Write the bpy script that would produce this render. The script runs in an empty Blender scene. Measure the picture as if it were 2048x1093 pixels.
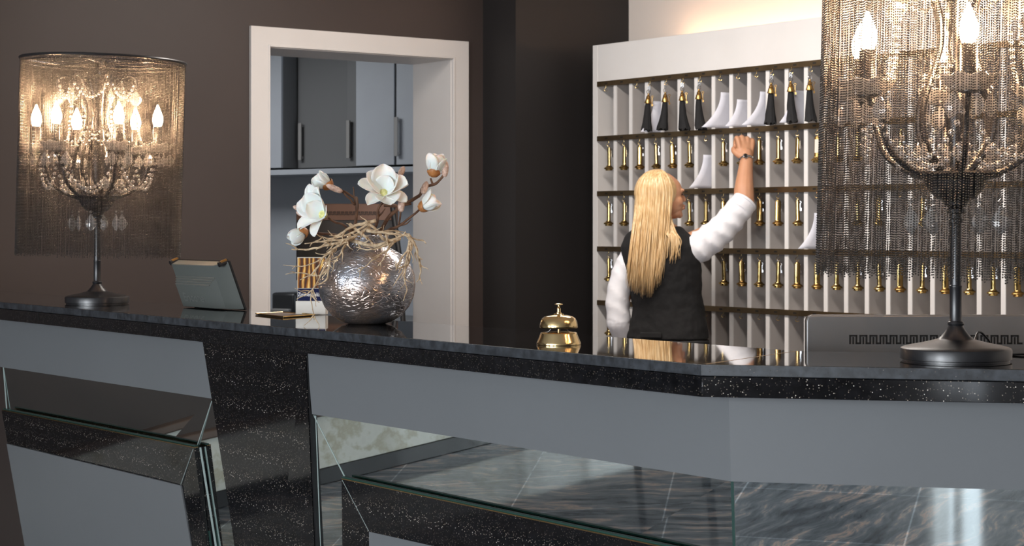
import bpy, bmesh, math, random
import numpy as np
from mathutils import Vector, Matrix, noise

random.seed(7)
rng = np.random.default_rng(7)
PI = math.pi
S = bpy.context.scene
COL = S.collection

# ------------------------------------------------------------------ camera
EYE = Vector((0, 0, 1.36))
FPX = 3660.0
YAW = math.atan2(.80220, .59705)
VD = Vector((-.80220, .59705, 0)); RD = Vector((.59705, .80220, 0))
cam = bpy.data.cameras.new('camera'); camo = bpy.data.objects.new('camera', cam); COL.objects.link(camo)
camo.location = EYE; camo.rotation_euler = (PI / 2, 0, YAW)
cam.sensor_width = 36; cam.lens = FPX / 2048 * 36; cam.shift_y = -93.5 / 2048
cam.clip_start = .05; cam.clip_end = 60
cam.dof.use_dof = True; cam.dof.focus_distance = 4.0; cam.dof.aperture_fstop = 18
S.camera = camo

# ------------------------------------------------------------------ world, exposure
S.view_settings.view_transform = 'Standard'; S.view_settings.look = 'None'
S.view_settings.gamma = 1; S.view_settings.use_curve_mapping = False
S.view_settings.exposure = 0.3
S.cycles.use_denoising = True
S.cycles.max_bounces = 10; S.cycles.transparent_max_bounces = 12
S.cycles.sample_clamp_indirect = 6
w = bpy.data.worlds.new('world'); S.world = w; w.use_nodes = True
bg = w.node_tree.nodes['Background']
bg.inputs[0].default_value = (.78, .88, 1, 1); bg.inputs[1].default_value = 2.2


def area(name, loc, size, power, color, rot, spread=PI):
    l = bpy.data.lights.new(name, 'AREA'); l.shape = 'RECTANGLE'; l.size, l.size_y = size
    l.energy = power; l.color = color; l.spread = spread
    o = bpy.data.objects.new(name, l); COL.objects.link(o); o.location = loc; o.rotation_euler = rot
    return o


# daylight entering by the tall lobby windows (front side and right side of the lobby)
DAY = (.90, .95, 1)
area('window_daylight', (-4.0, -6.02, 1.5), (1.9, 2.3), 60, DAY, (PI / 2, 0, 0))
area('window_daylight', (-0.9, -6.02, 1.5), (1.9, 2.3), 310, DAY, (PI / 2, 0, 0))
area('window_daylight', (2.2, -6.02, 1.5), (1.9, 2.3), 120, DAY, (PI / 2, 0, 0))
area('window_daylight', (4.52, -4.8, 1.4), (.55, 2.4), 7, DAY, (PI / 2, 0, PI / 2))
# unseen fill light added overhead to brighten the rack, ceiling light of the pantry
area('rack_fill_light', (-5.2, 4.2, 2.97), (2.6, .35), 75, (1, .92, .85), (0, 0, 0))
area('pantry_light', (-11.6, 5.2, 2.9), (1.2, 1.2), 52, (.94, .97, 1), (0, 0, 0))


# ------------------------------------------------------------------ helpers
def at(px, py, t):
    return EYE + VD * t + RD * ((px - 1024) / FPX * t) + Vector((0, 0, -(py - 453) / FPX * t))


def ray(px, py):
    return VD + RD * ((px - 1024) / FPX) + Vector((0, 0, -(py - 453) / FPX))


def hit(px, py, p, n):
    n = Vector(n); d = ray(px, py)
    return EYE + d * ((Vector(p) - EYE).dot(n) / d.dot(n))


WORLD = {}


def wloc(o):
    v = Vector((0, 0, 0))
    while o is not None:
        v += o.location; o = o.parent
    return v


def tag(o, label=None, cat=None, group=None, kind=None):
    if label: o['label'] = label
    if cat: o['category'] = cat
    if group: o['group'] = group
    if kind: o['kind'] = kind
    return o


def empty(name, loc, label=None, cat=None, group=None):
    o = bpy.data.objects.new(name, None); COL.objects.link(o); o.location = loc; o.empty_display_size = .05
    return tag(o, label, cat, group)


class MB:
    def __init__(s): s.v = []; s.f = []; s.mi = []; s.cur = 0

    def add(s, v, f):
        b = len(s.v); s.v += [tuple(p) for p in v]
        for q in f: s.f.append(tuple(i + b for i in q)); s.mi.append(s.cur)
        return s

    def box(s, lo, hi, M=None):
        x0, y0, z0 = lo; x1, y1, z1 = hi
        v = [Vector(p) for p in ((x0, y0, z0), (x1, y0, z0), (x1, y1, z0), (x0, y1, z0), (x0, y0, z1), (x1, y0, z1), (x1, y1, z1), (x0, y1, z1))]
        if M is not None: v = [M @ p for p in v]
        return s.add(v, [(0, 3, 2, 1), (4, 5, 6, 7), (0, 1, 5, 4), (1, 2, 6, 5), (2, 3, 7, 6), (3, 0, 4, 7)])

    def prism(s, poly, vec):
        """polygon of 3D points extruded by vec"""
        n = len(poly); vec = Vector(vec); a = [Vector(p) for p in poly]
        nn = Vector((0, 0, 0))
        for i in range(n): nn += a[i].cross(a[(i + 1) % n])
        if nn.dot(vec) > 0: a.reverse()
        v = a + [p + vec for p in a]
        return s.add(v, [tuple(range(n)), tuple(range(2 * n - 1, n - 1, -1))] + [(i, n + i, n + (i + 1) % n, (i + 1) % n) for i in range(n)])

    def lathe(s, prof, n=32, c=(0, 0, 0), M=None, flat=1.0):
        c = Vector(c); v = []; f = []
        for (r, z) in prof:
            for k in range(n):
                a = 2 * PI * k / n; p = Vector((r * math.cos(a), r * math.sin(a) * flat, z))
                v.append((M @ p if M is not None else p) + c)
        m = len(prof)
        for i in range(m - 1):
            for k in range(n):
                k2 = (k + 1) % n; f.append((i * n + k, i * n + k2, (i + 1) * n + k2, (i + 1) * n + k))
        if prof[0][0] > 1e-6: f.append(tuple(reversed(range(n))))
        if prof[-1][0] > 1e-6: f.append(tuple((m - 1) * n + k for k in range(n)))
        return s.add(v, f)

    def tube(s, pts, rad, n=8, flat=None):
        pts = [Vector(p) for p in pts]; m = len(pts)
        if not hasattr(rad, '__len__'): rad = [rad] * m
        tg = [(pts[min(i + 1, m - 1)] - pts[max(i - 1, 0)]).normalized() for i in range(m)]
        u = tg[0].orthogonal().normalized()
        if flat is not None:
            u = (Vector(flat[1]) - tg[0] * Vector(flat[1]).dot(tg[0])).normalized()
        v = []; f = []
        for i in range(m):
            if flat is not None: u = Vector(flat[1])
            u = (u - tg[i] * u.dot(tg[i]))
            u = u.normalized() if u.length > 1e-6 else tg[i].orthogonal().normalized()
            w_ = tg[i].cross(u)
            for k in range(n):
                a = 2 * PI * k / n
                v.append(pts[i] + (u * math.cos(a) * (flat[0] if flat else 1) + w_ * math.sin(a)) * rad[i])
        for i in range(m - 1):
            for k in range(n):
                k2 = (k + 1) % n; f.append((i * n + k, i * n + k2, (i + 1) * n + k2, (i + 1) * n + k))
        f.append(tuple(reversed(range(n)))); f.append(tuple((m - 1) * n + k for k in range(n)))
        return s.add(v, f)

    def ball(s, c, r, M=None, nu=12, nv=8):
        if not hasattr(r, '__len__'): r = (r, r, r)
        c = Vector(c); v = []; f = []
        for j in range(1, nv):
            th = PI * j / nv
            for k in range(nu):
                a = 2 * PI * k / nu
                p = Vector((r[0] * math.sin(th) * math.cos(a), r[1] * math.sin(th) * math.sin(a), r[2] * math.cos(th)))
                v.append((M @ p if M is not None else p) + c)
        t = Vector((0, 0, r[2])); b = -t
        if M is not None: t = M @ t; b = M @ b
        v += [c + t, c + b]; T = len(v) - 2; B = T + 1
        for j in range(nv - 2):
            for k in range(nu):
                k2 = (k + 1) % nu; f.append((j * nu + k, (j + 1) * nu + k, (j + 1) * nu + k2, j * nu + k2))
        for k in range(nu):
            k2 = (k + 1) % nu; f.append((T, k, k2)); f.append((B, (nv - 2) * nu + k2, (nv - 2) * nu + k))
        return s.add(v, f)

    def torus(s, c, R, r, M=None, nu=24, nv=8):
        c = Vector(c); v = []; f = []
        for i in range(nu):
            a = 2 * PI * i / nu
            for j in range(nv):
                b = 2 * PI * j / nv
                p = Vector(((R + r * math.cos(b)) * math.cos(a), (R + r * math.cos(b)) * math.sin(a), r * math.sin(b)))
                v.append((M @ p if M is not None else p) + c)
        for i in range(nu):
            for j in range(nv):
                i2 = (i + 1) % nu; j2 = (j + 1) % nv
                f.append((i * nv + j, i2 * nv + j, i2 * nv + j2, i * nv + j2))
        return s.add(v, f)

    def build(s, name, mat, parent=None, smooth=True, bevel=0, world=False, mods=(), angle=40):
        me = bpy.data.meshes.new(name)
        off = wloc(parent) if (world and parent is not None) else Vector((0, 0, 0))
        me.from_pydata([(p[0] - off.x, p[1] - off.y, p[2] - off.z) for p in s.v], [], s.f)
        mats = mat if isinstance(mat, (list, tuple)) else [mat]
        for m in mats: me.materials.append(m)
        if len(mats) > 1: me.polygons.foreach_set('material_index', s.mi)
        me.validate(); me.update()
        o = bpy.data.objects.new(name, me); COL.objects.link(o); o.parent = parent
        if bevel:
            b = o.modifiers.new('bevel', 'BEVEL'); b.width = bevel; b.segments = 2; b.limit_method = 'ANGLE'; b.angle_limit = R(35)
        if smooth:
            me.shade_smooth()
            if angle < 180:
                me.set_sharp_from_angle(angle=R(angle))
        return o


def R(d): return d * PI / 180


def spline(pts, n=6):
    pts = [Vector(p) for p in pts]; out = []
    q = [pts[0] * 2 - pts[1]] + pts + [pts[-1] * 2 - pts[-2]]
    for i in range(1, len(q) - 2):
        a, b, c, d = q[i - 1], q[i], q[i + 1], q[i + 2]
        for k in range(n):
            t = k / n
            out.append(.5 * ((2 * b) + (c - a) * t + (2 * a - 5 * b + 4 * c - d) * t * t + (3 * b - a - 3 * c + d) * t ** 3))
    out.append(pts[-1]); return out


def lerpr(r, m):
    """resample list of radii to m values"""
    return [float(np.interp(i / (m - 1) * (len(r) - 1), range(len(r)), r)) for i in range(m)]


def copy_tree(o, parent=None):
    c = o.copy(); COL.objects.link(c); c.parent = parent
    for ch in list(o.children): copy_tree(ch, c)
    return c


def text_mesh(name, txt, size, M, mat, parent, extrude=.0006, sx=1.0, align='CENTER'):
    cu = bpy.data.curves.new('lettering', 'FONT'); cu.body = txt; cu.size = size; cu.extrude = extrude; cu.align_x = align; cu.align_y = 'CENTER'
    cu.offset = size * .012
    t = bpy.data.objects.new('lettering', cu); COL.objects.link(t)
    bpy.context.view_layer.update()
    me = bpy.data.meshes.new_from_object(t); bpy.data.objects.remove(t)
    me.transform(M @ Matrix.Diagonal((sx, 1, 1, 1)))
    me.materials.clear(); me.materials.append(mat)
    o = bpy.data.objects.new(name, me); COL.objects.link(o); o.parent = parent
    return o


# ------------------------------------------------------------------ materials
def mat(name, color, rough=.5, metal=0, **k):
    m = bpy.data.materials.new(name); m.use_nodes = True
    b = m.node_tree.nodes['Principled BSDF']
    b.inputs['Base Color'].default_value = (*color, 1); b.inputs['Roughness'].default_value = rough
    b.inputs['Metallic'].default_value = metal
    for kk, vv in k.items():
        if kk in b.inputs: b.inputs[kk].default_value = vv
    return m


def nd(m, typ, **k):
    n = m.node_tree.nodes.new(typ)
    for kk, vv in k.items(): setattr(n, kk, vv)
    return n


def lk(m, a, b): m.node_tree.links.new(a, b)


def coords(m, scale=(1, 1, 1), kind='Object', rot=(0, 0, 0)):
    tc = nd(m, 'ShaderNodeTexCoord'); mp = nd(m, 'ShaderNodeMapping')
    mp.inputs['Scale'].default_value = scale; mp.inputs['Rotation'].default_value = rot
    lk(m, tc.outputs[kind], mp.inputs[0]); return mp.outputs[0]


def ramp(m, src, stops):
    r = nd(m, 'ShaderNodeValToRGB'); lk(m, src, r.inputs[0])
    e = r.color_ramp.elements
    while len(e) < len(stops): e.new(.5)
    for i, (p, c) in enumerate(stops): e[i].position = p; e[i].color = (*c, 1) if len(c) == 3 else c
    return r.outputs[0]


def vary(m, c0, c1, scale=3, vec=None, detail=4, bump=0, bscale=None, bdist=.001, rough=None):
    """mottle the base colour between c0 and c1 and add a fine bump"""
    b = m.node_tree.nodes['Principled BSDF']; v = vec or coords(m)
    n = nd(m, 'ShaderNodeTexNoise'); n.inputs['Scale'].default_value = scale; n.inputs['Detail'].default_value = detail
    lk(m, v, n.inputs['Vector'])
    lk(m, ramp(m, n.outputs[0], [(.3, c0), (.7, c1)]), b.inputs['Base Color'])
    if rough: lk(m, ramp(m, n.outputs[0], [(.3, (rough[0],) * 3), (.7, (rough[1],) * 3)]), b.inputs['Roughness'])
    if bump:
        n2 = nd(m, 'ShaderNodeTexNoise'); n2.inputs['Scale'].default_value = bscale or scale * 10; lk(m, v, n2.inputs['Vector'])
        bp = nd(m, 'ShaderNodeBump'); bp.inputs['Strength'].default_value = bump; bp.inputs['Distance'].default_value = bdist
        lk(m, n2.outputs[0], bp.inputs['Height']); lk(m, bp.outputs[0], b.inputs['Normal'])
    return m


def granite(name, base, fleck=.75, rough=.05, dens=.55, scale=150, coarse=0):
    m = mat(name, base, rough); b = m.node_tree.nodes['Principled BSDF']; v = coords(m)
    vo = nd(m, 'ShaderNodeTexVoronoi'); vo.inputs['Scale'].default_value = scale; lk(m, v, vo.inputs['Vector'])
    near = nd(m, 'ShaderNodeMath', operation='LESS_THAN'); near.inputs[1].default_value = .23; lk(m, vo.outputs['Distance'], near.inputs[0])
    sp = nd(m, 'ShaderNodeSeparateColor'); lk(m, vo.outputs['Color'], sp.inputs[0])
    pick = nd(m, 'ShaderNodeMath', operation='GREATER_THAN'); pick.inputs[1].default_value = dens; lk(m, sp.outputs[0], pick.inputs[0])
    mul = nd(m, 'ShaderNodeMath', operation='MULTIPLY'); lk(m, near.outputs[0], mul.inputs[0]); lk(m, pick.outputs[0], mul.inputs[1])
    fl = ramp(m, sp.outputs[1], [(0, (fleck * .04, fleck * .035, fleck * .03)), (.55, (fleck * .12, fleck * .10, fleck * .08)), (.85, (fleck * .45, fleck * .38, fleck * .3)), (1, (fleck, fleck * .92, fleck * .82))])
    no = nd(m, 'ShaderNodeTexNoise'); no.inputs['Scale'].default_value = 60; lk(m, v, no.inputs['Vector'])
    bc = ramp(m, no.outputs[0], [(.35, tuple(x * .6 for x in base)), (.7, tuple(x * 1.5 for x in base))])
    mx = nd(m, 'ShaderNodeMix', data_type='RGBA'); lk(m, mul.outputs[0], mx.inputs[0]); lk(m, bc, mx.inputs[6]); lk(m, fl, mx.inputs[7])
    lk(m, mx.outputs[2], b.inputs['Base Color'])
    return m


M = {}
M['brown_wall'] = vary(mat('brown_wall', (.05, .035, .03), .55), (.040, .0285, .025), (.046, .033, .029), 2, bump=.15, bscale=60)
M['dark_wall'] = vary(mat('dark_wall', (.02, .017, .017), .6), (.0115, .0098, .0098), (.0135, .0115, .0115), 2, bump=.15, bscale=60)
M['peach_wall'] = vary(mat('peach_wall', (.7, .6, .53), .7), (.80, .72, .65), (.84, .76, .69), 2)
M['plaster'] = vary(mat('plaster', (.3, .28, .27), .8), (.26, .245, .235), (.31, .29, .28), 2)
M['pantry_plaster'] = mat('pantry_plaster', (.6, .6, .6), .8)
M['ceiling'] = mat('ceiling_paint', (.5, .49, .48), .8)
M['white_lacquer'] = vary(mat('white_lacquer', (.66, .62, .59), .4), (.60, .57, .545), (.63, .60, .575), 4)
M['rack_white'] = vary(mat('rack_white', (.78, .76, .74), .45), (.76, .74, .72), (.80, .78, .76), 4)
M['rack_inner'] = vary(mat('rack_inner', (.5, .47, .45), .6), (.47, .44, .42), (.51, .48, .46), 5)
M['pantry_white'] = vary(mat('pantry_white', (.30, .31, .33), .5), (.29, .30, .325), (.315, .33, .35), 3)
M['pantry_shade'] = mat('pantry_shaded_grey', (.11, .11, .11), .5)  # shade worked into the colour of recessed doors; also carcasses and worktop
M['pantry_handle'] = mat('pantry_handle', (.22, .21, .20), .6, .2)
M['granite'] = granite('black_galaxy_granite', (.006, .006, .007), .9, .06, .30, 235)
M['granite_top'] = granite('granite_top', (.006, .0055, .006), .16, .03, .8, 170)
M['granite_edge'] = granite('granite_edge', (.032, .036, .042), .2, .42, .7, 230)
M['grey_laminate'] = vary(mat('grey_laminate', (.15, .16, .168), .45), (.150, .159, .166), (.160, .169, .177), 2, bump=.05, bscale=300, bdist=.0004)
mm = mat('mirror', (.64, .70, .69), .012, 1); M['mirror'] = mm
M['glass_edge'] = mat('glass_edge', (.02, .06, .05), .1, 0)
M['frost_edge'] = mat('frost_edge', (.38, .45, .43), .25)
M['gilt_edge'] = mat('gilt_edge', (.55, .36, .16), .25, 1)
M['black_metal'] = mat('black_metal', (.014, .014, .016), .33, .0, **{'Specular IOR Level': .8})
M['bead'] = mat('bead_metal', (.060, .055, .052), .30, .85)
M['brass'] = vary(mat('brass', (.64, .45, .18), .2, 1), (.54, .37, .13), (.70, .51, .24), 30, rough=(.12, .25))
M['old_brass'] = vary(mat('old_brass', (.45, .27, .09), .35, 1), (.40, .24, .08), (.55, .34, .12), 40, rough=(.25, .4))
M['gold'] = vary(mat('gold', (.83, .62, .30), .13, 1), (.80, .58, .27), (.88, .68, .36), 20, rough=(.1, .2), bump=.12, bscale=120, bdist=.0008)
M['rail'] = vary(mat('rail_bronze', (.20, .14, .075), .35, .85), (.13, .09, .05), (.22, .155, .085), 6, rough=(.3, .45))
M['bronze_band'] = mat('bronze_band', (.15, .085, .06), .45, .4)
M['rail_mark'] = mat('rail_mark', (.02, .015, .01), .5)
M['steel'] = mat('steel', (.6, .6, .62), .2, 1)
M['silver'] = mat('silver', (.75, .75, .77), .15, 1)
M['tassel'] = vary(mat('tassel_black', (.006, .006, .007), .8), (.004, .004, .005), (.012, .012, .013), 200, coords(bpy.data.materials['tassel_black'], (1, 1, .05)), bump=.8, bscale=400, bdist=.002)
M['paper'] = vary(mat('paper', (.72, .73, .80), .6), (.69, .70, .78), (.78, .79, .86), 14)
M['paper_ink'] = mat('paper_ink', (.25, .27, .4), .7)
M['label_white'] = mat('label_white', (.75, .72, .62), .5)
M['device'] = vary(mat('device_shell', (.11, .12, .11), .5), (.10, .112, .104), (.115, .126, .117), 5)
M['device_relief'] = mat('device_relief', (.14, .15, .14), .35)
M['screen_black'] = mat('screen_black', (.006, .006, .007), .12)
M['monitor_metal'] = vary(mat('monitor_metal', (.2, .2, .2), .36, .5), (.17, .175, .18), (.24, .235, .23), 3)
M['cut_black'] = mat('cut_black', (.003, .003, .003), .7)
M['bark'] = vary(mat('magnolia_bark', (.10, .05, .03), .8), (.07, .035, .022), (.18, .10, .06), 60, bump=.6, bscale=150, bdist=.002)
M['twig'] = vary(mat('dry_twig', (.46, .33, .18), .85), (.34, .23, .13), (.78, .64, .44), 90, bump=.8, bscale=220, bdist=.003)
M['calyx'] = vary(mat('calyx', (.36, .15, .04), .5), (.24, .09, .025), (.5, .22, .07), 60)
M['pod'] = vary(mat('fuzzy_bud', (.55, .36, .28), .9), (.50, .32, .25), (.85, .68, .58), 160, bump=.8, bscale=500, bdist=.002)
M['pistil'] = vary(mat('pistil', (.62, .62, .2), .7), (.5, .52, .15), (.85, .82, .42), 200, bump=.7, bscale=300, bdist=.002)
M['card_white'] = mat('card_white', (.72, .70, .64), .4)
M['card_navy'] = mat('card_navy', (.012, .018, .065), .8, **{'Specular IOR Level': .15})
M['letter_white'] = mat('letter_white', (.85, .85, .85), .5)
M['skin'] = vary(mat('skin', (.58, .30, .17), .5, **{'Subsurface Weight': .08}), (.52, .25, .135), (.60, .31, .18), 8, bump=.1, bscale=200)
M['lip'] = mat('lip', (.45, .14, .12), .4)
M['eye_dark'] = mat('eye_dark', (.04, .025, .02), .3)
M['brow'] = mat('brow_hair', (.22, .12, .06), .7)
M['vest'] = vary(mat('vest_black', (.008, .008, .009), .85), (.0035, .0035, .004), (.006, .006, .0065), 20, bump=.4, bscale=90, bdist=.002)
M['trousers'] = mat('trousers_black', (.012, .012, .013), .85)
M['shirt'] = vary(mat('shirt_white', (.80, .80, .83), .7), (.77, .77, .81), (.83, .83, .86), 10, bump=.25, bscale=30, bdist=.006)
M['shoe'] = mat('shoe_black', (.01, .01, .01), .3)
M['desk'] = mat('desk_top', (.10, .09, .08), .4)
M['black_plastic'] = mat('black_plastic', (.012, .012, .013), .4)
M['dark_frame'] = mat('dark_frame', (.015, .02, .025), .3, .5)

# flower petals: white with a faint green throat
m = M['petal'] = mat('petal_white', (.95, .93, .87), .5, **{'Subsurface Weight': .3, 'Subsurface Scale': .02})
# hair
m = M['hair'] = mat('blond_hair', (.6, .36, .13), .38, **{'Specular IOR Level': .6})
hv = coords(m, (1, 1, .06)); hn = nd(m, 'ShaderNodeTexNoise'); hn.inputs['Scale'].default_value = 130; hn.inputs['Detail'].default_value = 3; lk(m, hv, hn.inputs['Vector'])
lk(m, ramp(m, hn.outputs[0], [(.25, (.42, .24, .095)), (.5, (.63, .42, .20)), (.75, (.82, .63, .38))]), m.node_tree.nodes['Principled BSDF'].inputs['Base Color'])
# mercury glass
m = M['mercury'] = mat('mercury_glass', (.3, .3, .33), .17, .85); b = m.node_tree.nodes['Principled BSDF']
v = coords(m); n1 = nd(m, 'ShaderNodeTexNoise'); n1.inputs['Scale'].default_value = 7; n1.inputs['Detail'].default_value = 5; lk(m, v, n1.inputs['Vector'])
lk(m, ramp(m, n1.outputs[0], [(.3, (.30, .31, .34)), (.48, (.52, .54, .59)), (.58, (.62, .48, .40)), (.72, (.40, .40, .43))]), b.inputs['Base Color'])
v2 = coords(m, (1, 1, 2.2)); n0 = nd(m, 'ShaderNodeTexNoise'); n0.inputs['Scale'].default_value = 9; n0.inputs['Detail'].default_value = 2; lk(m, v2, n0.inputs['Vector'])
add = nd(m, 'ShaderNodeMix', data_type='RGBA'); add.inputs[0].default_value = .28; lk(m, v2, add.inputs[6]); lk(m, n0.outputs['Color'], add.inputs[7])
vo = nd(m, 'ShaderNodeTexVoronoi', feature='DISTANCE_TO_EDGE'); vo.inputs['Scale'].default_value = 42; lk(m, add.outputs[2], vo.inputs['Vector'])
n3 = nd(m, 'ShaderNodeTexNoise'); n3.inputs['Scale'].default_value = 55; n3.inputs['Detail'].default_value = 4; lk(m, add.outputs[2], n3.inputs['Vector'])
cr = ramp(m, vo.outputs[0], [(0, (0, 0, 0)), (.09, (1, 1, 1))])
mx = nd(m, 'ShaderNodeMath', operation='MULTIPLY_ADD'); mx.inputs[1].default_value = 1.6; lk(m, n3.outputs[0], mx.inputs[0]); lk(m, cr, mx.inputs[2])
bp = nd(m, 'ShaderNodeBump'); bp.inputs['Strength'].default_value = .55; bp.inputs['Distance'].default_value = .0013; lk(m, mx.outputs[0], bp.inputs['Height']); lk(m, bp.outputs[0], b.inputs['Normal'])
# lead crystal
m = M['crystal'] = bpy.data.materials.new('crystal'); m.use_nodes = True; nt = m.node_tree; nt.nodes.clear()
out = nd(m, 'ShaderNodeOutputMaterial'); g = nd(m, 'ShaderNodeBsdfGlass'); g.inputs['IOR'].default_value = 1.6; g.inputs['Roughness'].default_value = .0
gl = nd(m, 'ShaderNodeBsdfGlossy'); gl.inputs['Roughness'].default_value = .05; gl.inputs['Color'].default_value = (1, .97, .92, 1)
ms = nd(m, 'ShaderNodeMixShader'); ms.inputs[0].default_value = .5; lk(m, g.outputs[0], ms.inputs[1]); lk(m, gl.outputs[0], ms.inputs[2]); df = nd(m, 'ShaderNodeBsdfTranslucent'); dd_ = nd(m, 'ShaderNodeBsdfDiffuse'); as_ = nd(m, 'ShaderNodeMixShader'); as_.inputs[0].default_value = .5
lk(m, df.outputs[0], as_.inputs[1]); lk(m, dd_.outputs[0], as_.inputs[2]); m2_ = nd(m, 'ShaderNodeMixShader'); m2_.inputs[0].default_value = .34
lk(m, ms.outputs[0], m2_.inputs[1]); lk(m, as_.outputs[0], m2_.inputs[2]); lk(m, m2_.outputs[0], out.inputs[0])
# glowing bulb
m = M['bulb'] = mat('candle_bulb', (1, .8, .5), .3); b = m.node_tree.nodes['Principled BSDF']
b.inputs['Emission Color'].default_value = (1, .60, .33, 1); b.inputs['Emission Strength'].default_value = 330
# warm strip on top of the key rack
m = M['warm_strip'] = mat('warm_strip', (1, .8, .6), .3); b = m.node_tree.nodes['Principled BSDF']
b.inputs['Emission Color'].default_value = (1, .62, .38, 1); b.inputs['Emission Strength'].default_value = 14
# picture of brass keys on the card
m = M['card_photo'] = mat('card_photo', (.5, .25, .05), .7); b = m.node_tree.nodes['Principled BSDF']
wv = nd(m, 'ShaderNodeTexWave'); wv.inputs['Scale'].default_value = 30; wv.inputs['Distortion'].default_value = 5; wv.inputs['Detail'].default_value = 3; lk(m, coords(m, (1, 1, .35)), wv.inputs['Vector'])
lk(m, ramp(m, wv.outputs[0], [(0, (.04, .01, .004)), (.5, (.28, .09, .01)), (.85, (.62, .28, .03)), (1, (.9, .62, .2))]), b.inputs['Base Color'])
# polished dark marble floor in large tiles
m = M['marble_floor'] = mat('marble_floor', (.05, .05, .055), .07); b = m.node_tree.nodes['Principled BSDF']
v = coords(m, (1, 1, 1), rot=(0, 0, R(28)))
d0 = nd(m, 'ShaderNodeTexNoise'); d0.inputs['Scale'].default_value = 1.6; d0.inputs['Detail'].default_value = 3; lk(m, v, d0.inputs['Vector'])
da = nd(m, 'ShaderNodeMix', data_type='RGBA'); da.inputs[0].default_value = .26; lk(m, v, da.inputs[6]); lk(m, d0.outputs['Color'], da.inputs[7])
mp2 = nd(m, 'ShaderNodeMapping'); mp2.inputs['Scale'].default_value = (1.9, 12, 1); lk(m, da.outputs[2], mp2.inputs[0])
n1 = nd(m, 'ShaderNodeTexNoise'); n1.inputs['Scale'].default_value = 2.2; n1.inputs['Detail'].default_value = 9; n1.inputs['Roughness'].default_value = .65; lk(m, mp2.outputs[0], n1.inputs['Vector'])
c1 = ramp(m, n1.outputs[0], [(.34, (.07, .08, .10)), (.47, (.17, .19, .215)), (.555, (.29, .30, .325)), (.575, (.42, .38, .37)), (.592, (.78, .50, .40)), (.612, (.42, .40, .40)), (.70, (.13, .14, .16))])
bk = nd(m, 'ShaderNodeTexBrick'); bk.offset = 0; bk.inputs['Scale'].default_value = 1; bk.inputs['Brick Width'].default_value = .62; bk.inputs['Row Height'].default_value = .62
bk.inputs['Mortar Size'].default_value = .003; bk.inputs['Color1'].default_value = (1, 1, 1, 1); bk.inputs['Color2'].default_value = (.72, .72, .74, 1); bk.inputs['Mortar'].default_value = (2.2, 2.2, 2.2, 1)
lk(m, coords(m, (1, 1, 1), rot=(0, 0, R(45))), bk.inputs['Vector'])
mu = nd(m, 'ShaderNodeMix', data_type='RGBA', blend_type='MULTIPLY'); mu.inputs[0].default_value = 1; lk(m, c1, mu.inputs[6]); lk(m, bk.outputs[0], mu.inputs[7]); lk(m, mu.outputs[2], b.inputs['Base Color'])
# pale marble dado
m = M['dado'] = mat('pale_marble', (.62, .62, .58), .2); b = m.node_tree.nodes['Principled BSDF']
n1 = nd(m, 'ShaderNodeTexNoise'); n1.inputs['Scale'].default_value = 7; n1.inputs['Detail'].default_value = 6; n1.inputs['Roughness'].default_value = .6; lk(m, coords(m), n1.inputs['Vector'])
lk(m, ramp(m, n1.outputs[0], [(.3, (.60, .60, .55)), (.52, (.70, .71, .66)), (.60, (.50, .48, .38)), (.7, (.66, .66, .60))]), b.inputs['Base Color'])
M['moulding'] = mat('brown_moulding', (.12, .085, .07), .4)
M['skirting'] = mat('dark_skirting', (.03, .03, .033), .25)


# ------------------------------------------------------------------ the setting
def structure(o): o['kind'] = 'structure'; return o


structure(MB().box((-7.0, -6.2, -.1), (4.7, 6.4, 0)).box((-8.0, 1.8, -.1), (-7.0, 6.4, 0)).build('floor', M['marble_floor'], smooth=False))
structure(MB().box((-8.0, -6.2, 3.0), (4.7, 6.4, 3.1)).build('ceiling', M['ceiling'], smooth=False))
# door wall, with its opening
XW, XB = -7.6, -7.94
Y0, Y1, ZT = 4.213, 5.281, 2.215
wl = MB().box((XB, 1.8, 0), (XW, Y0 - .0, 3)).box((XB, Y1, 0), (XW, 6.3, 3)).box((XB, Y0, ZT), (XW, Y1, 3))
structure(wl.build('wall_left', M['brown_wall'], smooth=False))
# white door casing and jambs
cs = MB()
for a, b_ in (((XW, 4.123, 0), (XW + .022, Y0 + .004, 2.298)), ((XW, Y1 - .004, 0), (XW + .022, 5.368, 2.298)), ((XW, Y0, ZT - .004), (XW + .022, Y1, 2.298))):
    cs.box(a, b_)
for a, b_ in (((XB, Y0, 0), (XW + .006, Y0 + .014, ZT)), ((XB, Y1 - .014, 0), (XW + .006, Y1, ZT)), ((XB, Y0, ZT - .014), (XW + .006, Y1, ZT))):
    cs.box(a, b_)
for a, b_ in (((XW, Y0, 0), (XW + .026, Y0 + .010, ZT)), ((XW, Y1 - .010, 0), (XW + .026, Y1, ZT)), ((XW, Y0 + .01, ZT - .010), (XW + .026, Y1 - .01, ZT))):
    cs.box(a, b_)
structure(cs.build('door_1', M['white_lacquer'], bevel=.002))
# dark pier between the door wall and the rack
structure(MB().box((XW, 5.471, 0), (-7.32, 6.3, 3)).build('wall_pier', M['dark_wall'], smooth=False))
structure(MB().box((-7.32, 6.21, 0), (4.6, 6.35, 3)).build('wall_far', M['peach_wall'], smooth=False))
# the lobby behind the camera
lw = MB().box((-7.1, -6.2, .33), (-6.95, 2.1, 3)).box((-7.94, 1.95, 0), (-6.95, 2.1, 3))
structure(lw.build('wall_lobby', M['brown_wall'], smooth=False))
dd = MB().box((-7.1, -6.2, .07), (-6.92, 2.10, .30))
structure(dd.build('trim_1', M['dado'], bevel=.003))
structure(MB().box((-7.1, -6.2, .30), (-6.895, 2.105, .335)).build('trim_2', M['moulding'], bevel=.006))
structure(MB().box((-7.1, -6.2, 0), (-6.915, 2.10, .07)).build('baseboard_left', M['skirting'], bevel=.003))


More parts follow.
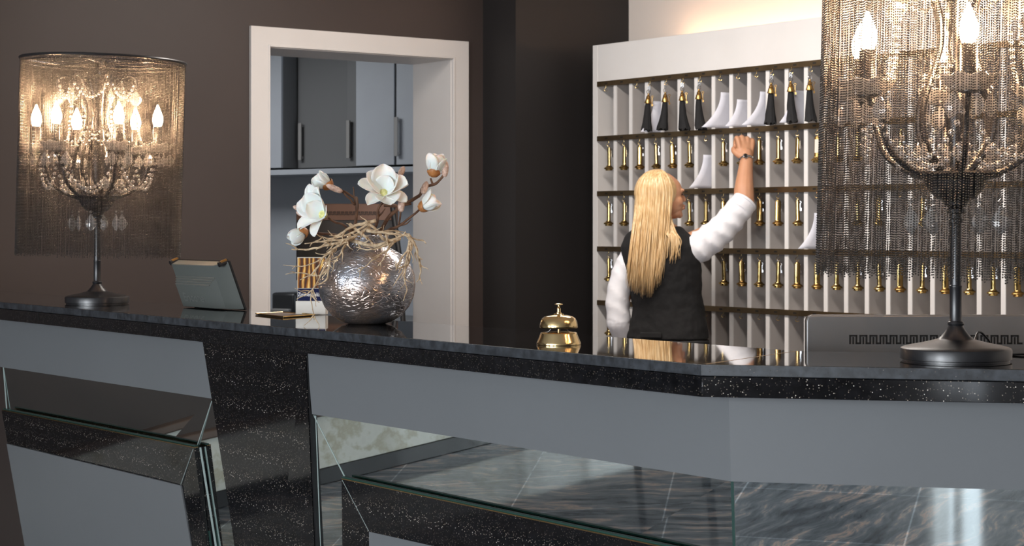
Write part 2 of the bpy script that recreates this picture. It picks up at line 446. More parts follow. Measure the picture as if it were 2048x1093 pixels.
def windowed(name, axis, c0, lo, hi, holes, z0=.35, z1=2.65):
    mb = MB(); p = lo

    def bx(a, b_, za, zb):
        if axis == 'y': mb.box((a, c0 - .2, za), (b_, c0, zb))
        else: mb.box((c0, a, za), (c0 + .2, b_, zb))
    for (a, b_) in holes:
        bx(p, a, 0, 3); bx(a, b_, 0, z0); bx(a, b_, z1, 3); p = b_
    bx(p, hi, 0, 3)
    structure(mb.build(name, M['plaster'], smooth=False))
    for i, (a, b_) in enumerate(holes):
        f = MB(); t = .05
        for (u0, u1, za, zb) in ((a, a + t, z0, z1), (b_ - t, b_, z0, z1), (a + t, b_ - t, z0, z0 + t), (a + t, b_ - t, z1 - t, z1), ((a + b_) / 2 - t / 2, (a + b_) / 2 + t / 2, z0 + t, z1 - t)):
            if axis == 'y': f.box((u0, c0 - .05, za), (u1, c0 + .01, zb))
            else: f.box((c0 - .01, u0, za), (c0 + .05, u1, zb))
        global WN; WN += 1
        structure(f.build('window_%d' % WN, M['white_lacquer'], bevel=.004))


WN = 0
windowed('wall_front', 'y', -6.0, -7.1, 4.6, [(-5.0, -3.0), (-1.9, .1), (1.2, 3.2)])
windowed('wall_right', 'x', 4.5, -6.2, 6.3, [(-5.1, -4.5)], z0=.12)

# pantry beyond the doorway
PA = at(520, 453, 13.9); PBp = at(840, 453, 12.95); PA.z = PBp.z = 0
pu = (PBp - PA).normalized(); pn = Vector((pu.y, -pu.x, 0))
if pn.dot(VD) > 0: pn = -pn
PM = Matrix(((pu.x, -pn.x, 0, PA.x), (pu.y, -pn.y, 0, PA.y), (0, 0, 1, 0), (0, 0, 0, 1)))  # x along wall, y away
structure(MB().box((-1.6, .42, 0), (3.2, .5, 3), PM).build('wall_pantry', M['pantry_white'], smooth=False))
structure(MB().box((-14.6, 3.2, -.1), (-7.94, 8.6, 0)).build('floor_pantry', M['skirting'], smooth=False))
structure(MB().box((-14.6, 3.2, 2.95), (-7.94, 8.6, 3.05)).build('ceiling_pantry', M['ceiling'], smooth=False))
structure(MB().box((-14.6, 3.1, 0), (-7.94, 3.2, 3)).box((-14.7, 3.2, 0), (-14.6, 8.6, 3)).box((-14.6, 8.6, 0), (-7.94, 8.7, 3)).build('wall_pantry_side', M['pantry_plaster'], smooth=False))
pw = (PBp - PA).length / 320.0   # metres per photo pixel along that wall


def cupboard(x0, x1, dep, matn, label, handle_px, hollow=False):
    t = empty('wall_cupboard', PM @ Vector(((x0 + x1) / 2 * pw, 0, 1.80)), label, 'cupboard', 'wall cupboards in the pantry')
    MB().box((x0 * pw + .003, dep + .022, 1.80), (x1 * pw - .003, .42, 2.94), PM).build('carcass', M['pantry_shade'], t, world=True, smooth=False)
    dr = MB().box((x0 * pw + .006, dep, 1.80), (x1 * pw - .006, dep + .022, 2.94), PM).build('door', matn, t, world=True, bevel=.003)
    if handle_px is None: return
    hx = handle_px * pw
    MB().box((hx - .016, dep - .035, 1.86), (hx + .016, dep - .022, 2.14), PM).box((hx - .012, dep - .023, 1.87), (hx + .012, dep, 1.89), PM).box((hx - .012, dep - .023, 2.11), (hx + .012, dep, 2.13), PM).build('handle', M['pantry_handle'], dr, world=True, bevel=.002)


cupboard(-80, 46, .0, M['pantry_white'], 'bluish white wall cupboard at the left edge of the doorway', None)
cupboard(48, 158, .16, M['pantry_shade'], 'wall cupboard coloured grey for shade with a pale vertical edge in the pantry', 59)
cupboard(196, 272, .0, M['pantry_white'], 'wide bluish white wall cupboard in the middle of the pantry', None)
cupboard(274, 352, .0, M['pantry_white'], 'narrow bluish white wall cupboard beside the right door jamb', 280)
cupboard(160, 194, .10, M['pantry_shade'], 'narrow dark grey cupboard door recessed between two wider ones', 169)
tag(MB().box((-80 * pw, -.02, 1.745), (352 * pw, .42, 1.785), PM).build('pantry_shelf', M['pantry_white'], bevel=.004), 'long pale shelf running under the pantry wall cupboards', 'shelf')
t = empty('base_cabinet', PM @ Vector((.3, 0, 0)), 'low grey cabinet with a worktop standing in the pantry', 'cabinet')
MB().box((-.6, -.1, 0), (2.6, .41, .66), PM).build('body', M['pantry_white'], t, world=True, smooth=False)
MB().box((-.65, -.14, .66), (2.62, .415, .70), PM).build('worktop', M['pantry_shade'], t, world=True, bevel=.004)
t = empty('coffee_machine', PM @ Vector((55 * pw, .1, .70)), 'black appliance standing low behind the left door jamb', 'appliance')
MB().box((24 * pw, .0, .70), (72 * pw, .3, .86), PM).build('body', M['black_plastic'], t, world=True, bevel=.02)
MB().box((30 * pw, -.03, .72), (66 * pw, .02, .74), PM).build('drip_tray', M['pantry_handle'], t, world=True, bevel=.004)

# ------------------------------------------------------------------ reception counter
CX = -2.352
E1 = Vector((.757, .654, 0)); N1 = Vector((.654, -.757, 0)); E1.normalize(); N1.normalize()
CO = Vector((CX, 2.16, 0))
CI = Vector((CX - .142, 2.54, 0))


def top_poly(off, z, L=2.3):
    """outline of the counter top, its front edge set back by off"""
    c = CO + Vector((-.374, 1, 0)) * off
    return [Vector((-7.58, 2.16 + off, z)), Vector((c.x, c.y, z)), Vector((c.x, c.y, z)) + E1 * L, Vector((CI.x, CI.y, z)) + E1 * L, Vector((CI.x, CI.y, z)), Vector((-7.58, 2.54, z))]


ct = empty('countertop', (-4, 2.35, 1.062), 'long black speckled granite countertop bending back at its right end', 'countertop')
MB().prism(top_poly(0, 1.1005), (0, 0, .0005)).prism(top_poly(0, 1.101), (0, 0, .0185)).build('slab', M['granite_edge'], ct, world=True, bevel=.0012)
MB().prism(top_poly(.0035, 1.1192), (0, 0, .0008)).build('polished_surface', M['granite_top'], ct, world=True, smooth=False)
fa = MB()
for off, z0, z1 in ((.004, 1.063, 1.099),):
    a = top_poly(off, z0); b2 = top_poly(.030, z0)
    fa.prism([a[0], a[1], b2[1], b2[0]], (0, 0, z1 - z0)); fa.prism([a[1], a[2], b2[2], b2[1]], (0, 0, z1 - z0))
fa.build('fascia', M['granite'], ct, world=True, bevel=.001)
# thin joint where the two lengths of granite meet
MB().prism([Vector((CX - .001, 2.17, 1.12)), Vector((CX + .001, 2.17, 1.12)), Vector((CI.x + .001, 2.535, 1.12)), Vector((CI.x - .001, 2.535, 1.12))], (0, 0, .0003)).build('joint', M['gilt_edge'], ct, world=True, smooth=False)
MB().box((-5.3175, 2.1632, 1.063), (-5.314, 2.166, 1.099)).box((-4.54, 2.1632, 1.063), (-4.537, 2.166, 1.099)).build('fascia_joint', M['cut_black'], ct, world=True, smooth=False)

TN = .06
PN = Vector((0, -1, -TN)).normalized()
PN1 = Vector((N1.x, N1.y, -TN)).normalized()
P0 = Vector((0, 2.26, 1.066)); P1 = Vector((CX - .0374, 2.26, 1.066))


def front(pts, off, thick, side=0):
    p0, n = (P0, PN) if side == 0 else (P1, PN1)
    return [hit(x, y, p0 + n * off, n) for x, y in pts], -n * thick


def corner(z, off=0.0):
    """photo position of the edge where the two counter fronts meet, at height z"""
    d = PN.cross(PN1); n1 = PN; n2 = PN1; a0 = P0 + PN * off; b0_ = P1 + PN1 * off
    A_ = Matrix(((n1.x, n1.y), (n2.x, n2.y))); r1 = n1.dot(a0) - n1.z * z; r2 = n2.dot(b0_) - n2.z * z
    x, y = A_.inverted() @ Vector((r1, r2)); q = Vector((x, y, z)) - EYE; t_ = q.dot(VD)
    return 1024 + FPX * q.dot(RD) / t_, 453 - FPX * q.z / t_


def fpanel(name, pts, off, thick, m, parent, side=0, bevel=0):
    poly, vec = front(pts, off, thick, side)
    for q in poly:
        q.z = max(q.z, .12)
    return MB().prism(poly, vec).build(name, m, parent, world=True, smooth=bool(bevel), bevel=bevel)


rc = empty('reception_counter', (-4, 2.4, 0), 'reception counter front with grey panels, mirror bands and speckled black granite', 'counter')
# carcass behind the panels
body = MB()
a = [Vector((-6.6, 2.36, .1)), Vector((CX - .09, 2.36, .1)), Vector((CX - .09, 2.36, .1)) + E1 * 2.2, Vector((CI.x, 2.54, .1)) + E1 * 2.2, Vector((CI.x, 2.53, .1)), Vector((-6.6, 2.53, .1))]
body.prism(a, (0, 0, .962)).build('carcass', M['black_plastic'], rc, world=True, smooth=False)
pl = MB(); pl.prism([p + Vector((0, .03, -.1)) for p in a], (0, 0, .1)); pl.build('plinth', M['skirting'], rc, world=True, smooth=False)
YB = 1500
f = lambda x0, y0, x1, y1, Y: (x0 + (x1 - x0) * (Y - y0) / (y1 - y0), Y)
# left section
fpanel('grey_panel', [(-150, 608), (404, 670), (424, 798), (-150, 712)], 0, .02, M['grey_laminate'], rc)
fpanel('mirror_panel', [(4, 728), (424, 790), f(424, 798, 462, 1093, YB), f(4, 733, 34, 1093, YB)], -.008, .006, M['mirror'], rc)
fpanel('mirror_panel', [(-150, 700), (1, 722), f(1, 733, 30, 1093, YB), (-120, YB)], -.016, .006, M['brown_wall'], rc)  # brown wall-coloured panel past the mirror's left edge, not a mirror
gf = fpanel('granite_frame', [(3, 822), (388, 897), f(388, 897, 408, 1093, YB), f(3, 822, 31, 1093, YB)], .014, .03, M['granite'], rc)
fpanel('inset_panel', [(13, 888.5), (361, 972), f(361, 972, 376.7, 1093, YB), f(13, 888.5, 32, 1093, YB)], .0150, .01, M['grey_laminate'], gf)
# right section
fpanel('grey_panel', [(612, 690), corner(1.064), corner(.903), (624, 829)], 0, .02, M['grey_laminate'], rc)
fpanel('mirror_panel', [(622, 822), corner(.91, -.008), corner(.15, -.008), f(624, 828, 635, 1093, YB)], -.008, .006, M['mirror'], rc)
gf2 = fpanel('granite_frame', [(683, 959), (1422, 1116), (1428, YB), (689, YB)], .014, .03, M['granite'], rc)
fpanel('inset_panel', [(738, 1064.5), (1370, 1206), (1375, YB), (741, YB)], .0150, .01, M['grey_laminate'], gf2)
# pier of granite between them
fpanel('granite_pier', [(402, 665), (610, 690), f(612, 708, 628, 1093, YB), f(404, 683, 462, 1093, YB)], .004, .05, M['granite'], rc)
fpanel('pier_edge', [(610.8, 690), (614.5, 690), f(616, 708, 634, 1093, YB), f(612.8, 708, 629, 1093, YB)], .001, .04, M['black_plastic'], rc)


def edge_bar(name, p, q, off, wd, dep, m, parent, side=0):
    p0, n = (P0, PN) if side == 0 else (P1, PN1)
    A = hit(*p, p0 + n * off, n); B = hit(*q, p0 + n * off, n)
    B.z = max(B.z, .12)
    d = (B - A).normalized(); s_ = d.cross(n).normalized()
    return MB().prism([A - s_ * wd, B - s_ * wd, B + s_ * wd, A + s_ * wd], -n * dep).build(name, m, parent, world=True, smooth=False)


# gilt and glass edges round the raised granite frames; bevelled joints of the mirror
edge_bar('gilt_edge', (4, 821), (388, 896), .0145, .0011, .012, M['gilt_edge'], gf)
edge_bar('gilt_edge', (683, 958.5), (1422, 1115.5), .0145, .0011, .012, M['gilt_edge'], gf2)
edge_bar('glass_edge', (6, 818.5), (390, 893), .010, .0016, .010, M['glass_edge'], gf)
edge_bar('glass_edge', (684, 955.5), (1424, 1112), .010, .0018, .010, M['glass_edge'], gf2)
edge_bar('glass_edge', (393, 897), f(393, 897, 414, 1093, YB), .004, .0022, .006, M['glass_edge'], gf)
edge_bar('glass_edge', (399, 896), f(400, 896, 425, 1093, YB), -.002, .0022, .004, M['frost_edge'], gf)
edge_bar('mirror_joint', (423, 803), (394, 892), -.0075, .001, .002, M['frost_edge'], rc)
edge_bar('mirror_joint', (627, 831), (690, 957), -.0075, .0016, .002, M['frost_edge'], rc)
edge_bar('mirror_joint', (6, 734), (13, 822), -.0075, .003, .002, M['frost_edge'], rc)
edge_bar('mirror_joint', (631, 832), f(631, 832, 640, 1093, YB), -.0075, .0016, .002, M['frost_edge'], rc)
edge_bar('frame_joint', (386, 899), (361, 970), .0145, .0006, .002, M['frost_edge'], gf)
edge_bar('frame_joint', (684, 961), (737, 1063), .0145, .0006, .002, M['frost_edge'], gf2)
# the length that turns back to the right
fpanel('grey_panel', [corner(1.064), (2700, 800), (2700, 1001), corner(.903)], 0, .02, M['grey_laminate'], rc, 1)
fpanel('mirror_panel', [corner(.91, -.008), (2700, 997), (2700, YB), corner(.15, -.008)], -.008, .006, M['mirror'], rc, 1)
edge_bar('glass_edge', corner(.903, -.004), corner(.15, -.004), -.003, .0026, .006, M['glass_edge'], rc, 1)

# desk on the staff side, carrying the near monitor
dk = empty('desk', (-2.6, 3.0, 0), 'low staff desk hidden behind the counter', 'desk')
c2 = Vector((-2.60, 2.62, .72)); c3 = c2 + E1 * 1.9
MB().prism([(-4.2, 2.62, .72), c2, c3, c3 + Vector((-.45, .52, 0)), c2 + Vector((-.25, .7, 0)), (-4.2, 3.3, .72)], (0, 0, .03)).build('desk_top', M['desk'], dk, world=True, bevel=.003)
for p in ((-4.1, 2.7), (-4.1, 3.2), (-2.7, 3.2), (-1.5, 3.9)):
    MB().box((p[0] - .03, p[1] - .03, 0), (p[0] + .03, p[1] + .03, .72)).build('leg', M['black_plastic'], dk, world=True, bevel=.003)


# ------------------------------------------------------------------ monitors with a meander-pierced back
def meander(mb, x0, x1, zc, h, lw, y, n):
    """raised black key pattern drawn by thin bars on a back cover, local x right, z up"""
    p = (x1 - x0) / n
    def bar(ax, az, bx_, bz): mb.box((min(ax, bx_) - lw / 2, y - .0006, min(az, bz) - lw / 2), (max(ax, bx_) + lw / 2, y + .001, max(az, bz) + lw / 2))
    t, b_ = zc + h / 2, zc - h / 2
    for i in range(n):
        x = x0 + i * p
        bar(x, b_, x, t); bar(x, t, x + .62 * p, t); bar(x + .62 * p, t, x + .62 * p, b_)
        bar(x + .31 * p, t - .28 * h, x + .31 * p, b_)
        bar(x + .62 * p, b_, x + p, b_)


def monitor(name, loc, yaw, label, cat, zt, black_low=False):
    t = empty(name, loc, label, cat); t.rotation_euler.z = yaw
    Wd, H = .53, zt
    rr = .012
    prof = [(-Wd / 2, 0), (-Wd / 2, H - rr), (-Wd / 2 + rr * .3, H - rr * .3), (-Wd / 2 + rr, H), (Wd / 2 - rr, H), (Wd / 2 - rr * .3, H - rr * .3), (Wd / 2, H - rr), (Wd / 2, 0)]
    z0 = H - .40
    pts = [Vector((x, 0, max(z, z0))) for x, z in prof]
    MB().prism(pts, (0, .012, 0)).build('back_cover', M['monitor_metal'], t, bevel=.003)
    MB().prism([p + Vector((0, .0125, 0)) for p in pts], (0, .012, 0)).build('screen', M['screen_black'], t, bevel=.002)
    mb = MB(); meander(mb, -.175, .178, H - .0505, .0155, .0034, -.0004, 17); mb.build('vent_pattern', M['cut_black'], t, smooth=False)
    if black_low:
        MB().box((-Wd / 2 + .004, -.012, z0), (Wd / 2 - .004, -.0005, H - .085)).build('lower_cover', M['black_plastic'], t, bevel=.004)
    MB().box((-.05, .03, .012), (.05, .045, z0 + .1)).box((-.03, .024, z0 + .02), (.03, .032, z0 + .1)).build('stand', M['black_plastic'], t, bevel=.003)
    MB().box((-.13, -.06, 0), (.13, .14, .012)).build('foot', M['black_plastic'], t, bevel=.004)
    return t


p = at(1870, 600, 3.78); p.z = .75
monitor('monitor', p, YAW - R(1), 'satin metal monitor back with a cut-out meander band behind the right lamp', 'monitor', 1.1764 - .75)
# the dark panel in the doorway behind the vase
pc = at(694, 600, 9.55); pc.z = 0
t = monitor('standing_screen', pc, YAW, 'black floor-standing screen with a bronze meander top seen through the doorway', 'screen', 1.478, True)
for c in t.children:
    if c.name.startswith('back_cover'): c.data.materials[0] = M['bronze_band']
po = [at(785, 415, 9.5), at(800, 520, 9.45), at(806, 640, 9.4)]
MB().tube(po + [Vector((po[2].x + .01, po[2].y, .3))], .014, 10).build('side_rail', M['black_plastic'], t, world=False).parent = t
sr = [c for c in t.children if c.name.startswith('side_rail')][0]
sr.parent = t; sr.matrix_parent_inverse = (Matrix.Translation(pc) @ Matrix.Rotation(YAW, 4, 'Z')).inverted()

# ------------------------------------------------------------------ key rack
RY = 5.81
PITCH = .1182
DX = [-6.958 + PITCH * i for i in range(27)]
RL, RR = -7.128, -6.958 + PITCH * 26 + .12
RZ = [2.071, 1.798, 1.523, 1.247, .978, .705]
kr = empty('key_rack', (-5.5, 6.0, .4), 'white wall rack of narrow key cubbyholes with bronze number rails', 'key rack')
MB().box((RL, RY, .36), (RL + .038, 6.2, 2.268)).build('side_panel', M['rack_white'], kr, world=True, bevel=.0015)
MB().box((RR - .03, RY, .36), (RR, 6.2, 2.268)).build('side_panel', M['rack_white'], kr, world=True, bevel=.0015)
MB().box((RL + .038, RY + .002, 2.075), (RR - .03, RY + .025, 2.268)).box((RL + .038, RY + .025, 2.245), (RR - .03, 6.2, 2.266)).build('header_panel', M['rack_white'], kr, world=True, bevel=.0015)
MB().box((RL + .038, 6.18, .36), (RR - .03, 6.2, 2.245)).build('back_panel', M['rack_inner'], kr, world=True, smooth=False)
MB().box((RL + .038, RY + .01, .36), (RR - .03, 6.18, .43)).build('bottom_panel', M['rack_white'], kr, world=True, bevel=.0015)
for x in DX:
    o = MB()
    o.box((x - .0115, RY + .004, .43), (x + .0115, RY + .010, 2.07))
    o.cur = 1; o.box((x - .0113, RY + .010, .43), (x + .0113, 6.18, 2.07))
    o.build('divider', [M['rack_white'], M['rack_inner']], kr, world=True, smooth=False)
for z in RZ:
    MB().box((RL + .04, RY + .012, z - .006), (RR - .032, 6.178, z + .006)).build('shelf', M['rack_inner'], kr, world=True, smooth=False)
    o = MB().box((RL + .038, RY - .004, z - .0125), (RR - .03, RY + .010, z + .0125))
    o.cur = 1
    for x in DX:
        xx = x - PITCH / 2
        o.box((xx - .010, RY - .0046, z - .004), (xx + .010, RY - .0038, z + .004))
    o.build('number_rail', [M['rail'], M['rail_mark']], kr, world=True, smooth=False)


def hook_mesh():
    """brass screw hook hanging from a rail, its top at the origin"""
    pts = [Vector((0, 0, 0)), Vector((0, 0, -.010)), Vector((0, -.007, -.015)), Vector((0, -.008, -.022)), Vector((0, 0, -.027)), Vector((0, .007, -.022)), Vector((0, .006, -.018))]
    q = [Vector((p.x + p.y * .8, p.y * .6, p.z)) for p in spline(pts, 3)]
    return MB().tube(q, .0013, 6).build('hook', M['brass'], kr)


hk0 = hook_mesh(); first_hook = True


def cub(i): return DX[i] - PITCH / 2


hooks = {0: [0, 2, 3, 4, 5, 6, 7, 8, 9, 10, 11, 12, 13, 14, 15, 16], 1: list(range(0, 18)), 2: [0, 1] + list(range(5, 18)), 3: [0] + list(range(7, 22)), 4: [0] + list(range(6, 13))}
for r_, lst in hooks.items():
    for i in lst:
        o = hk0 if first_hook else hk0.copy()
        if not first_hook: COL.objects.link(o)
        first_hook = False
        o.location = Vector((cub(i), RY - .006 - .018 * (r_ == 0 and i in (3, 4, 5, 6, 10, 11, 12, 14, 15)) if r_ == 0 else RY + .012, RZ[r_] - .012)) - kr.location
        o.parent = kr

# brass key tags: one of each kind, then copies
XR = Matrix.Rotation(PI / 2, 3, 'X')


def key_tag(kind):
    t = empty('key_tag', (0, 0, 0))
    # ring
    MB().torus((0, 0, -.008), .0065, .0011, Matrix.Rotation(R(70), 3, 'Z') @ XR, 16, 6).build('ring', M['steel'], t)
    W2 = {0: .0095, 1: .0135, 2: .012}[kind]
    o = MB()
    z0, z1 = -.105, -.020
    prof = [(-W2, z0), (W2, z0), (W2, z1), (W2 * .55, z1 + .008), (-W2 * .55, z1 + .008), (-W2, z1)]
    cs_ = [(W2 * math.sin(a), -.0058 * math.cos(a) + .002) for a in np.linspace(-1.35, 1.35, 9)]
    for za, zb, k_ in ((z0, z1, 1), (z1, z1 + .008, .55)):
        v = [(x, y, za) for x, y in cs_] + [(cs_[-1][0], .004, za), (cs_[0][0], .004, za)] + [(x * k_, y, zb) for x, y in cs_] + [(cs_[-1][0] * k_, .004, zb), (cs_[0][0] * k_, .004, zb)]
        n_ = len(cs_) + 2
        o.add(v, [tuple(reversed(range(n_))), tuple(range(n_, 2 * n_))] + [(i, (i + 1) % n_, n_ + (i + 1) % n_, n_ + i) for i in range(n_)])
    o.torus((0, 0, -.012), .0035, .0012, XR, 12, 6)
    o.build('tag_plate', M['brass'] if kind != 2 else M['old_brass'], t, angle=50)
    if kind == 2:
        MB().box((-W2 + .004, -.0046, z0 + .02), (W2 - .003, -.0034, z1 - .006)).build('number_label', M['label_white'], t, smooth=False)
    MB().lathe([(.0, -.103), (.013, -.103), (.0145, -.107), (.0185, -.110), (.024, -.1135), (.0255, -.117), (.024, -.120), (.0175, -.1215), (.018, -.126), (.0165, -.128), (0, -.128)], 24).build('tag_base', M['brass'] if kind != 1 else M['old_brass'], t)
    k = MB(); k.torus((.011, .006, -.024), .0045, .0014, XR, 12, 6); k.box((.0095, .005, -.062), (.0125, .0068, -.028)); k.box((.0125, .005, -.062), (.017, .0068, -.050))
    k.build('key', M['steel'], t)
    return t


tagp = [key_tag(0), key_tag(1), key_tag(2)]
used = [False] * 3
rows = {1: [0, 1, 2, 3, 4, 5, 7, 8, 9, 10, 11, 12, 13, 14, 16], 2: [0, 1, 5, 6, 7, 9, 10, 11, 14, 15, 17], 3: [0] + list(range(7, 22)), 4: [0]}
kinds = {(1, 4): 1, (1, 12): 2, (1, 2): 1, (2, 9): 1, (2, 10): 1, (2, 7): 1, (3, 8): 1, (3, 11): 1, (3, 12): 1, (3, 18): 1, (3, 21): 1, (4, 0): 2, (3, 16): 1, (3, 0): 0}
rname = {1: 'second row', 2: 'third row', 3: 'fourth row', 4: 'fifth row'}
ordn = ['first', 'second', 'third', 'fourth', 'fifth', 'sixth', 'seventh', 'eighth', 'ninth', 'tenth', 'eleventh', 'twelfth', 'thirteenth', 'fourteenth', 'fifteenth', 'sixteenth', 'seventeenth', 'eighteenth', 'nineteenth', 'twentieth', 'twenty-first', 'twenty-second']
for r_, lst in rows.items():
    for i in lst:
        k = kinds.get((r_, i), 0)
        o = tagp[k] if not used[k] else copy_tree(tagp[k]); used[k] = True
        o.location = (cub(i), RY + .0125, RZ[r_] - .012 - .021)
        o.rotation_euler = (0, random.uniform(-.03, .03), R(random.uniform(18, 52)) if k != 1 else R(random.uniform(30, 60)))
        look = {0: 'slim brass key tag', 1: 'broad flat brass key tag', 2: 'brass key tag with a pale label'}[k]
        where = 'third rail' if r_ == 2 else rname[r_]
        if r_ == 4: lab = 'brass key tag with a pale label hanging low beside the counter edge'
        elif (r_, i) == (1, 8): lab = 'brass key tag half hidden by the raised hand'
        elif (r_, i) == (2, 1): lab = 'brass key tag peeping out beside the blond hair'
        elif (r_, i) == (2, 5): lab = 'brass key tag right in front of the face'
        elif (r_, i) == (1, 12): lab = 'brass key tag with a pale label just left of the fringe shade'
        else: lab = '%s in the %s cubbyhole of the rack\'s %s' % (look, ordn[i], rname[r_])
        tag(o, lab, 'key tag', 'brass key tags hanging in the rack')


# tassels
def tassel(seed):
    rs = random.Random(seed); t = empty('key_tassel', (0, 0, 0))
    MB().torus((0, 0, -.010), .0055, .0012, XR, 14, 6).torus((.001, 0, -.019), .0055, .0012, Matrix.Rotation(PI / 2, 3, 'Y') @ XR, 14, 6).torus((0, 0, -.033), .0095, .0015, Matrix.Rotation(R(30), 3, 'Z') @ XR, 18, 6).build('ring', M['steel'], t)
    MB().lathe([(0, -.040), (.004, -.041), (.0055, -.046), (.004, -.049), (.008, -.053), (.0105, -.060), (.009, -.063), (.0125, -.067), (.0135, -.075), (.0165, -.083), (.017, -.088), (.012, -.089), (0, -.089)], 24).build('brass_cap', M['old_brass'], t)
    mb = MB(); n = 30; L = .135 + rs.uniform(-.006, .008); sweep = rs.uniform(-.012, .02)
    prof = [(.010, 0), (.0125, .06), (.014, .2), (.017, .45), (.021, .7), (.0255, .88), (.027, 1.0)]
    v = []; fc = []
    for j, (rr, u) in enumerate(prof):
        for k in range(n):
            a = 2 * PI * k / n; rk = rr * (1 + .10 * rs.uniform(-1, 1) * u + .06 * math.sin(k * 2.1))
            v.append((rk * math.cos(a) + sweep * u * u, rk * math.sin(a) * .8 - .006 * u * u, -.086 - L * u + (rs.uniform(-.008, .008) if u == 1 else 0)))
    for j in range(len(prof) - 1):
        for k in range(n):
            k2 = (k + 1) % n; fc.append((j * n + k, (j + 1) * n + k, (j + 1) * n + k2, j * n + k2))
    fc.append(tuple((len(prof) - 1) * n + k for k in range(n)))
    mb.add(v, fc).build('fringe', M['tassel'], t, angle=180)
    k = MB(); k.torus((.018, .008, -.055), .005, .0014, XR, 12, 6); k.box((.0165, .007, -.10), (.0195, .0088, -.06)); k.box((.0195, .007, -.10), (.024, .0088, -.09)); k.build('key', M['old_brass'], t)
    return t


tl = {3: 'black tassel half behind a letter, leftmost in the top row', 4: 'black tassel second from the left in the top row', 5: 'black tassel with a wide skirt, third from the left in the top row', 6: 'narrow black tassel hanging from a large steel ring', 10: 'wide black tassel just right of three letters in the top row', 11: 'black tassel partly covered by a white letter near the lamp', 12: 'black tassel closest to the fringe shade on its left', 14: 'black tassel glimpsed through the right lamp fringe', 15: 'black tassel seen through the lamp fringe beside another tassel'}
for i, lab in tl.items():
    o = tassel(i); o.location = (cub(i), RY - .030, RZ[0] - .012 - .020); o.rotation_euler = (0, R(4 if i == 3 else random.uniform(-2, 2)), R(random.uniform(20, 50)))
    tag(o, lab, 'tassel', 'black tassels on room keys')


# letters standing in the cubbyholes: outline traced in the plane of the cubby
def letter(i, zb, pts, label, bow=.012):
    """sheet standing between two dividers; pts are (forward, up) outline corners pairs (left edge, right edge) from bottom to top"""
    x = cub(i); mb = MB(); n = len(pts); cols = 8; v = []; fc = []
    for j, (a, b_, h) in enumerate(pts):
        for k in range(cols + 1):
            u = k / cols; y = a + (b_ - a) * u
            v.append((x - .004 + bow * math.sin(u * PI) * (1 - j / n), RY + y, zb + h))
    for j in range(n - 1):
        for k in range(cols): fc.append((j * (cols + 1) + k, j * (cols + 1) + k + 1, (j + 1) * (cols + 1) + k + 1, (j + 1) * (cols + 1) + k))
    o = mb.add(v, fc).build('letter', M['paper'], angle=180)
    s_ = o.modifiers.new('thick', 'SOLIDIFY'); s_.thickness = .0006
    return tag(o, label, 'letter', 'letters left in the rack')


def curl(dep, h, top=0.0, z0=.016):
    """sheet whose foot slides out of the cubby; dep is how far the foot sticks out, top how deep its upper edge stands"""
    return [(top - (top + dep) * (1 - k / 10) ** 2.1, .30, z0 + h * k / 10) for k in range(11)]


SB = {0: RZ[1], 1: RZ[2], 2: RZ[3]}
letter(3, SB[0], curl(.08, .150), 'white letter leaning in front of the leftmost tassel')
letter(7, SB[0], curl(.12, .165), 'white letter with a long swept foot, left of three in the top row')
letter(8, SB[0], curl(.085, .125, -.01), 'short letter standing directly above the raised hand')
letter(9, SB[0], curl(.095, .155, .02), 'bluish printed letter, right of three in the top row')
letter(11, SB[0], curl(.095, .145, -.02), 'white letter in front of a tassel near the fringe shade')
letter(6, SB[1], curl(.09, .155), 'curved letter in the second row above the face')
letter(12, SB[2], curl(.10, .155), 'folded letter beside the lamp fringe in the third row')

# warm light strip lying on top of the rack, washing the wall above it
tag(MB().box((RL + .25, 6.10, 2.2682), (RR - .05, 6.12, 2.278)).build('light_strip', M['warm_strip'], smooth=False), 'warm light strip lying on top of the key rack against the wall', 'light')

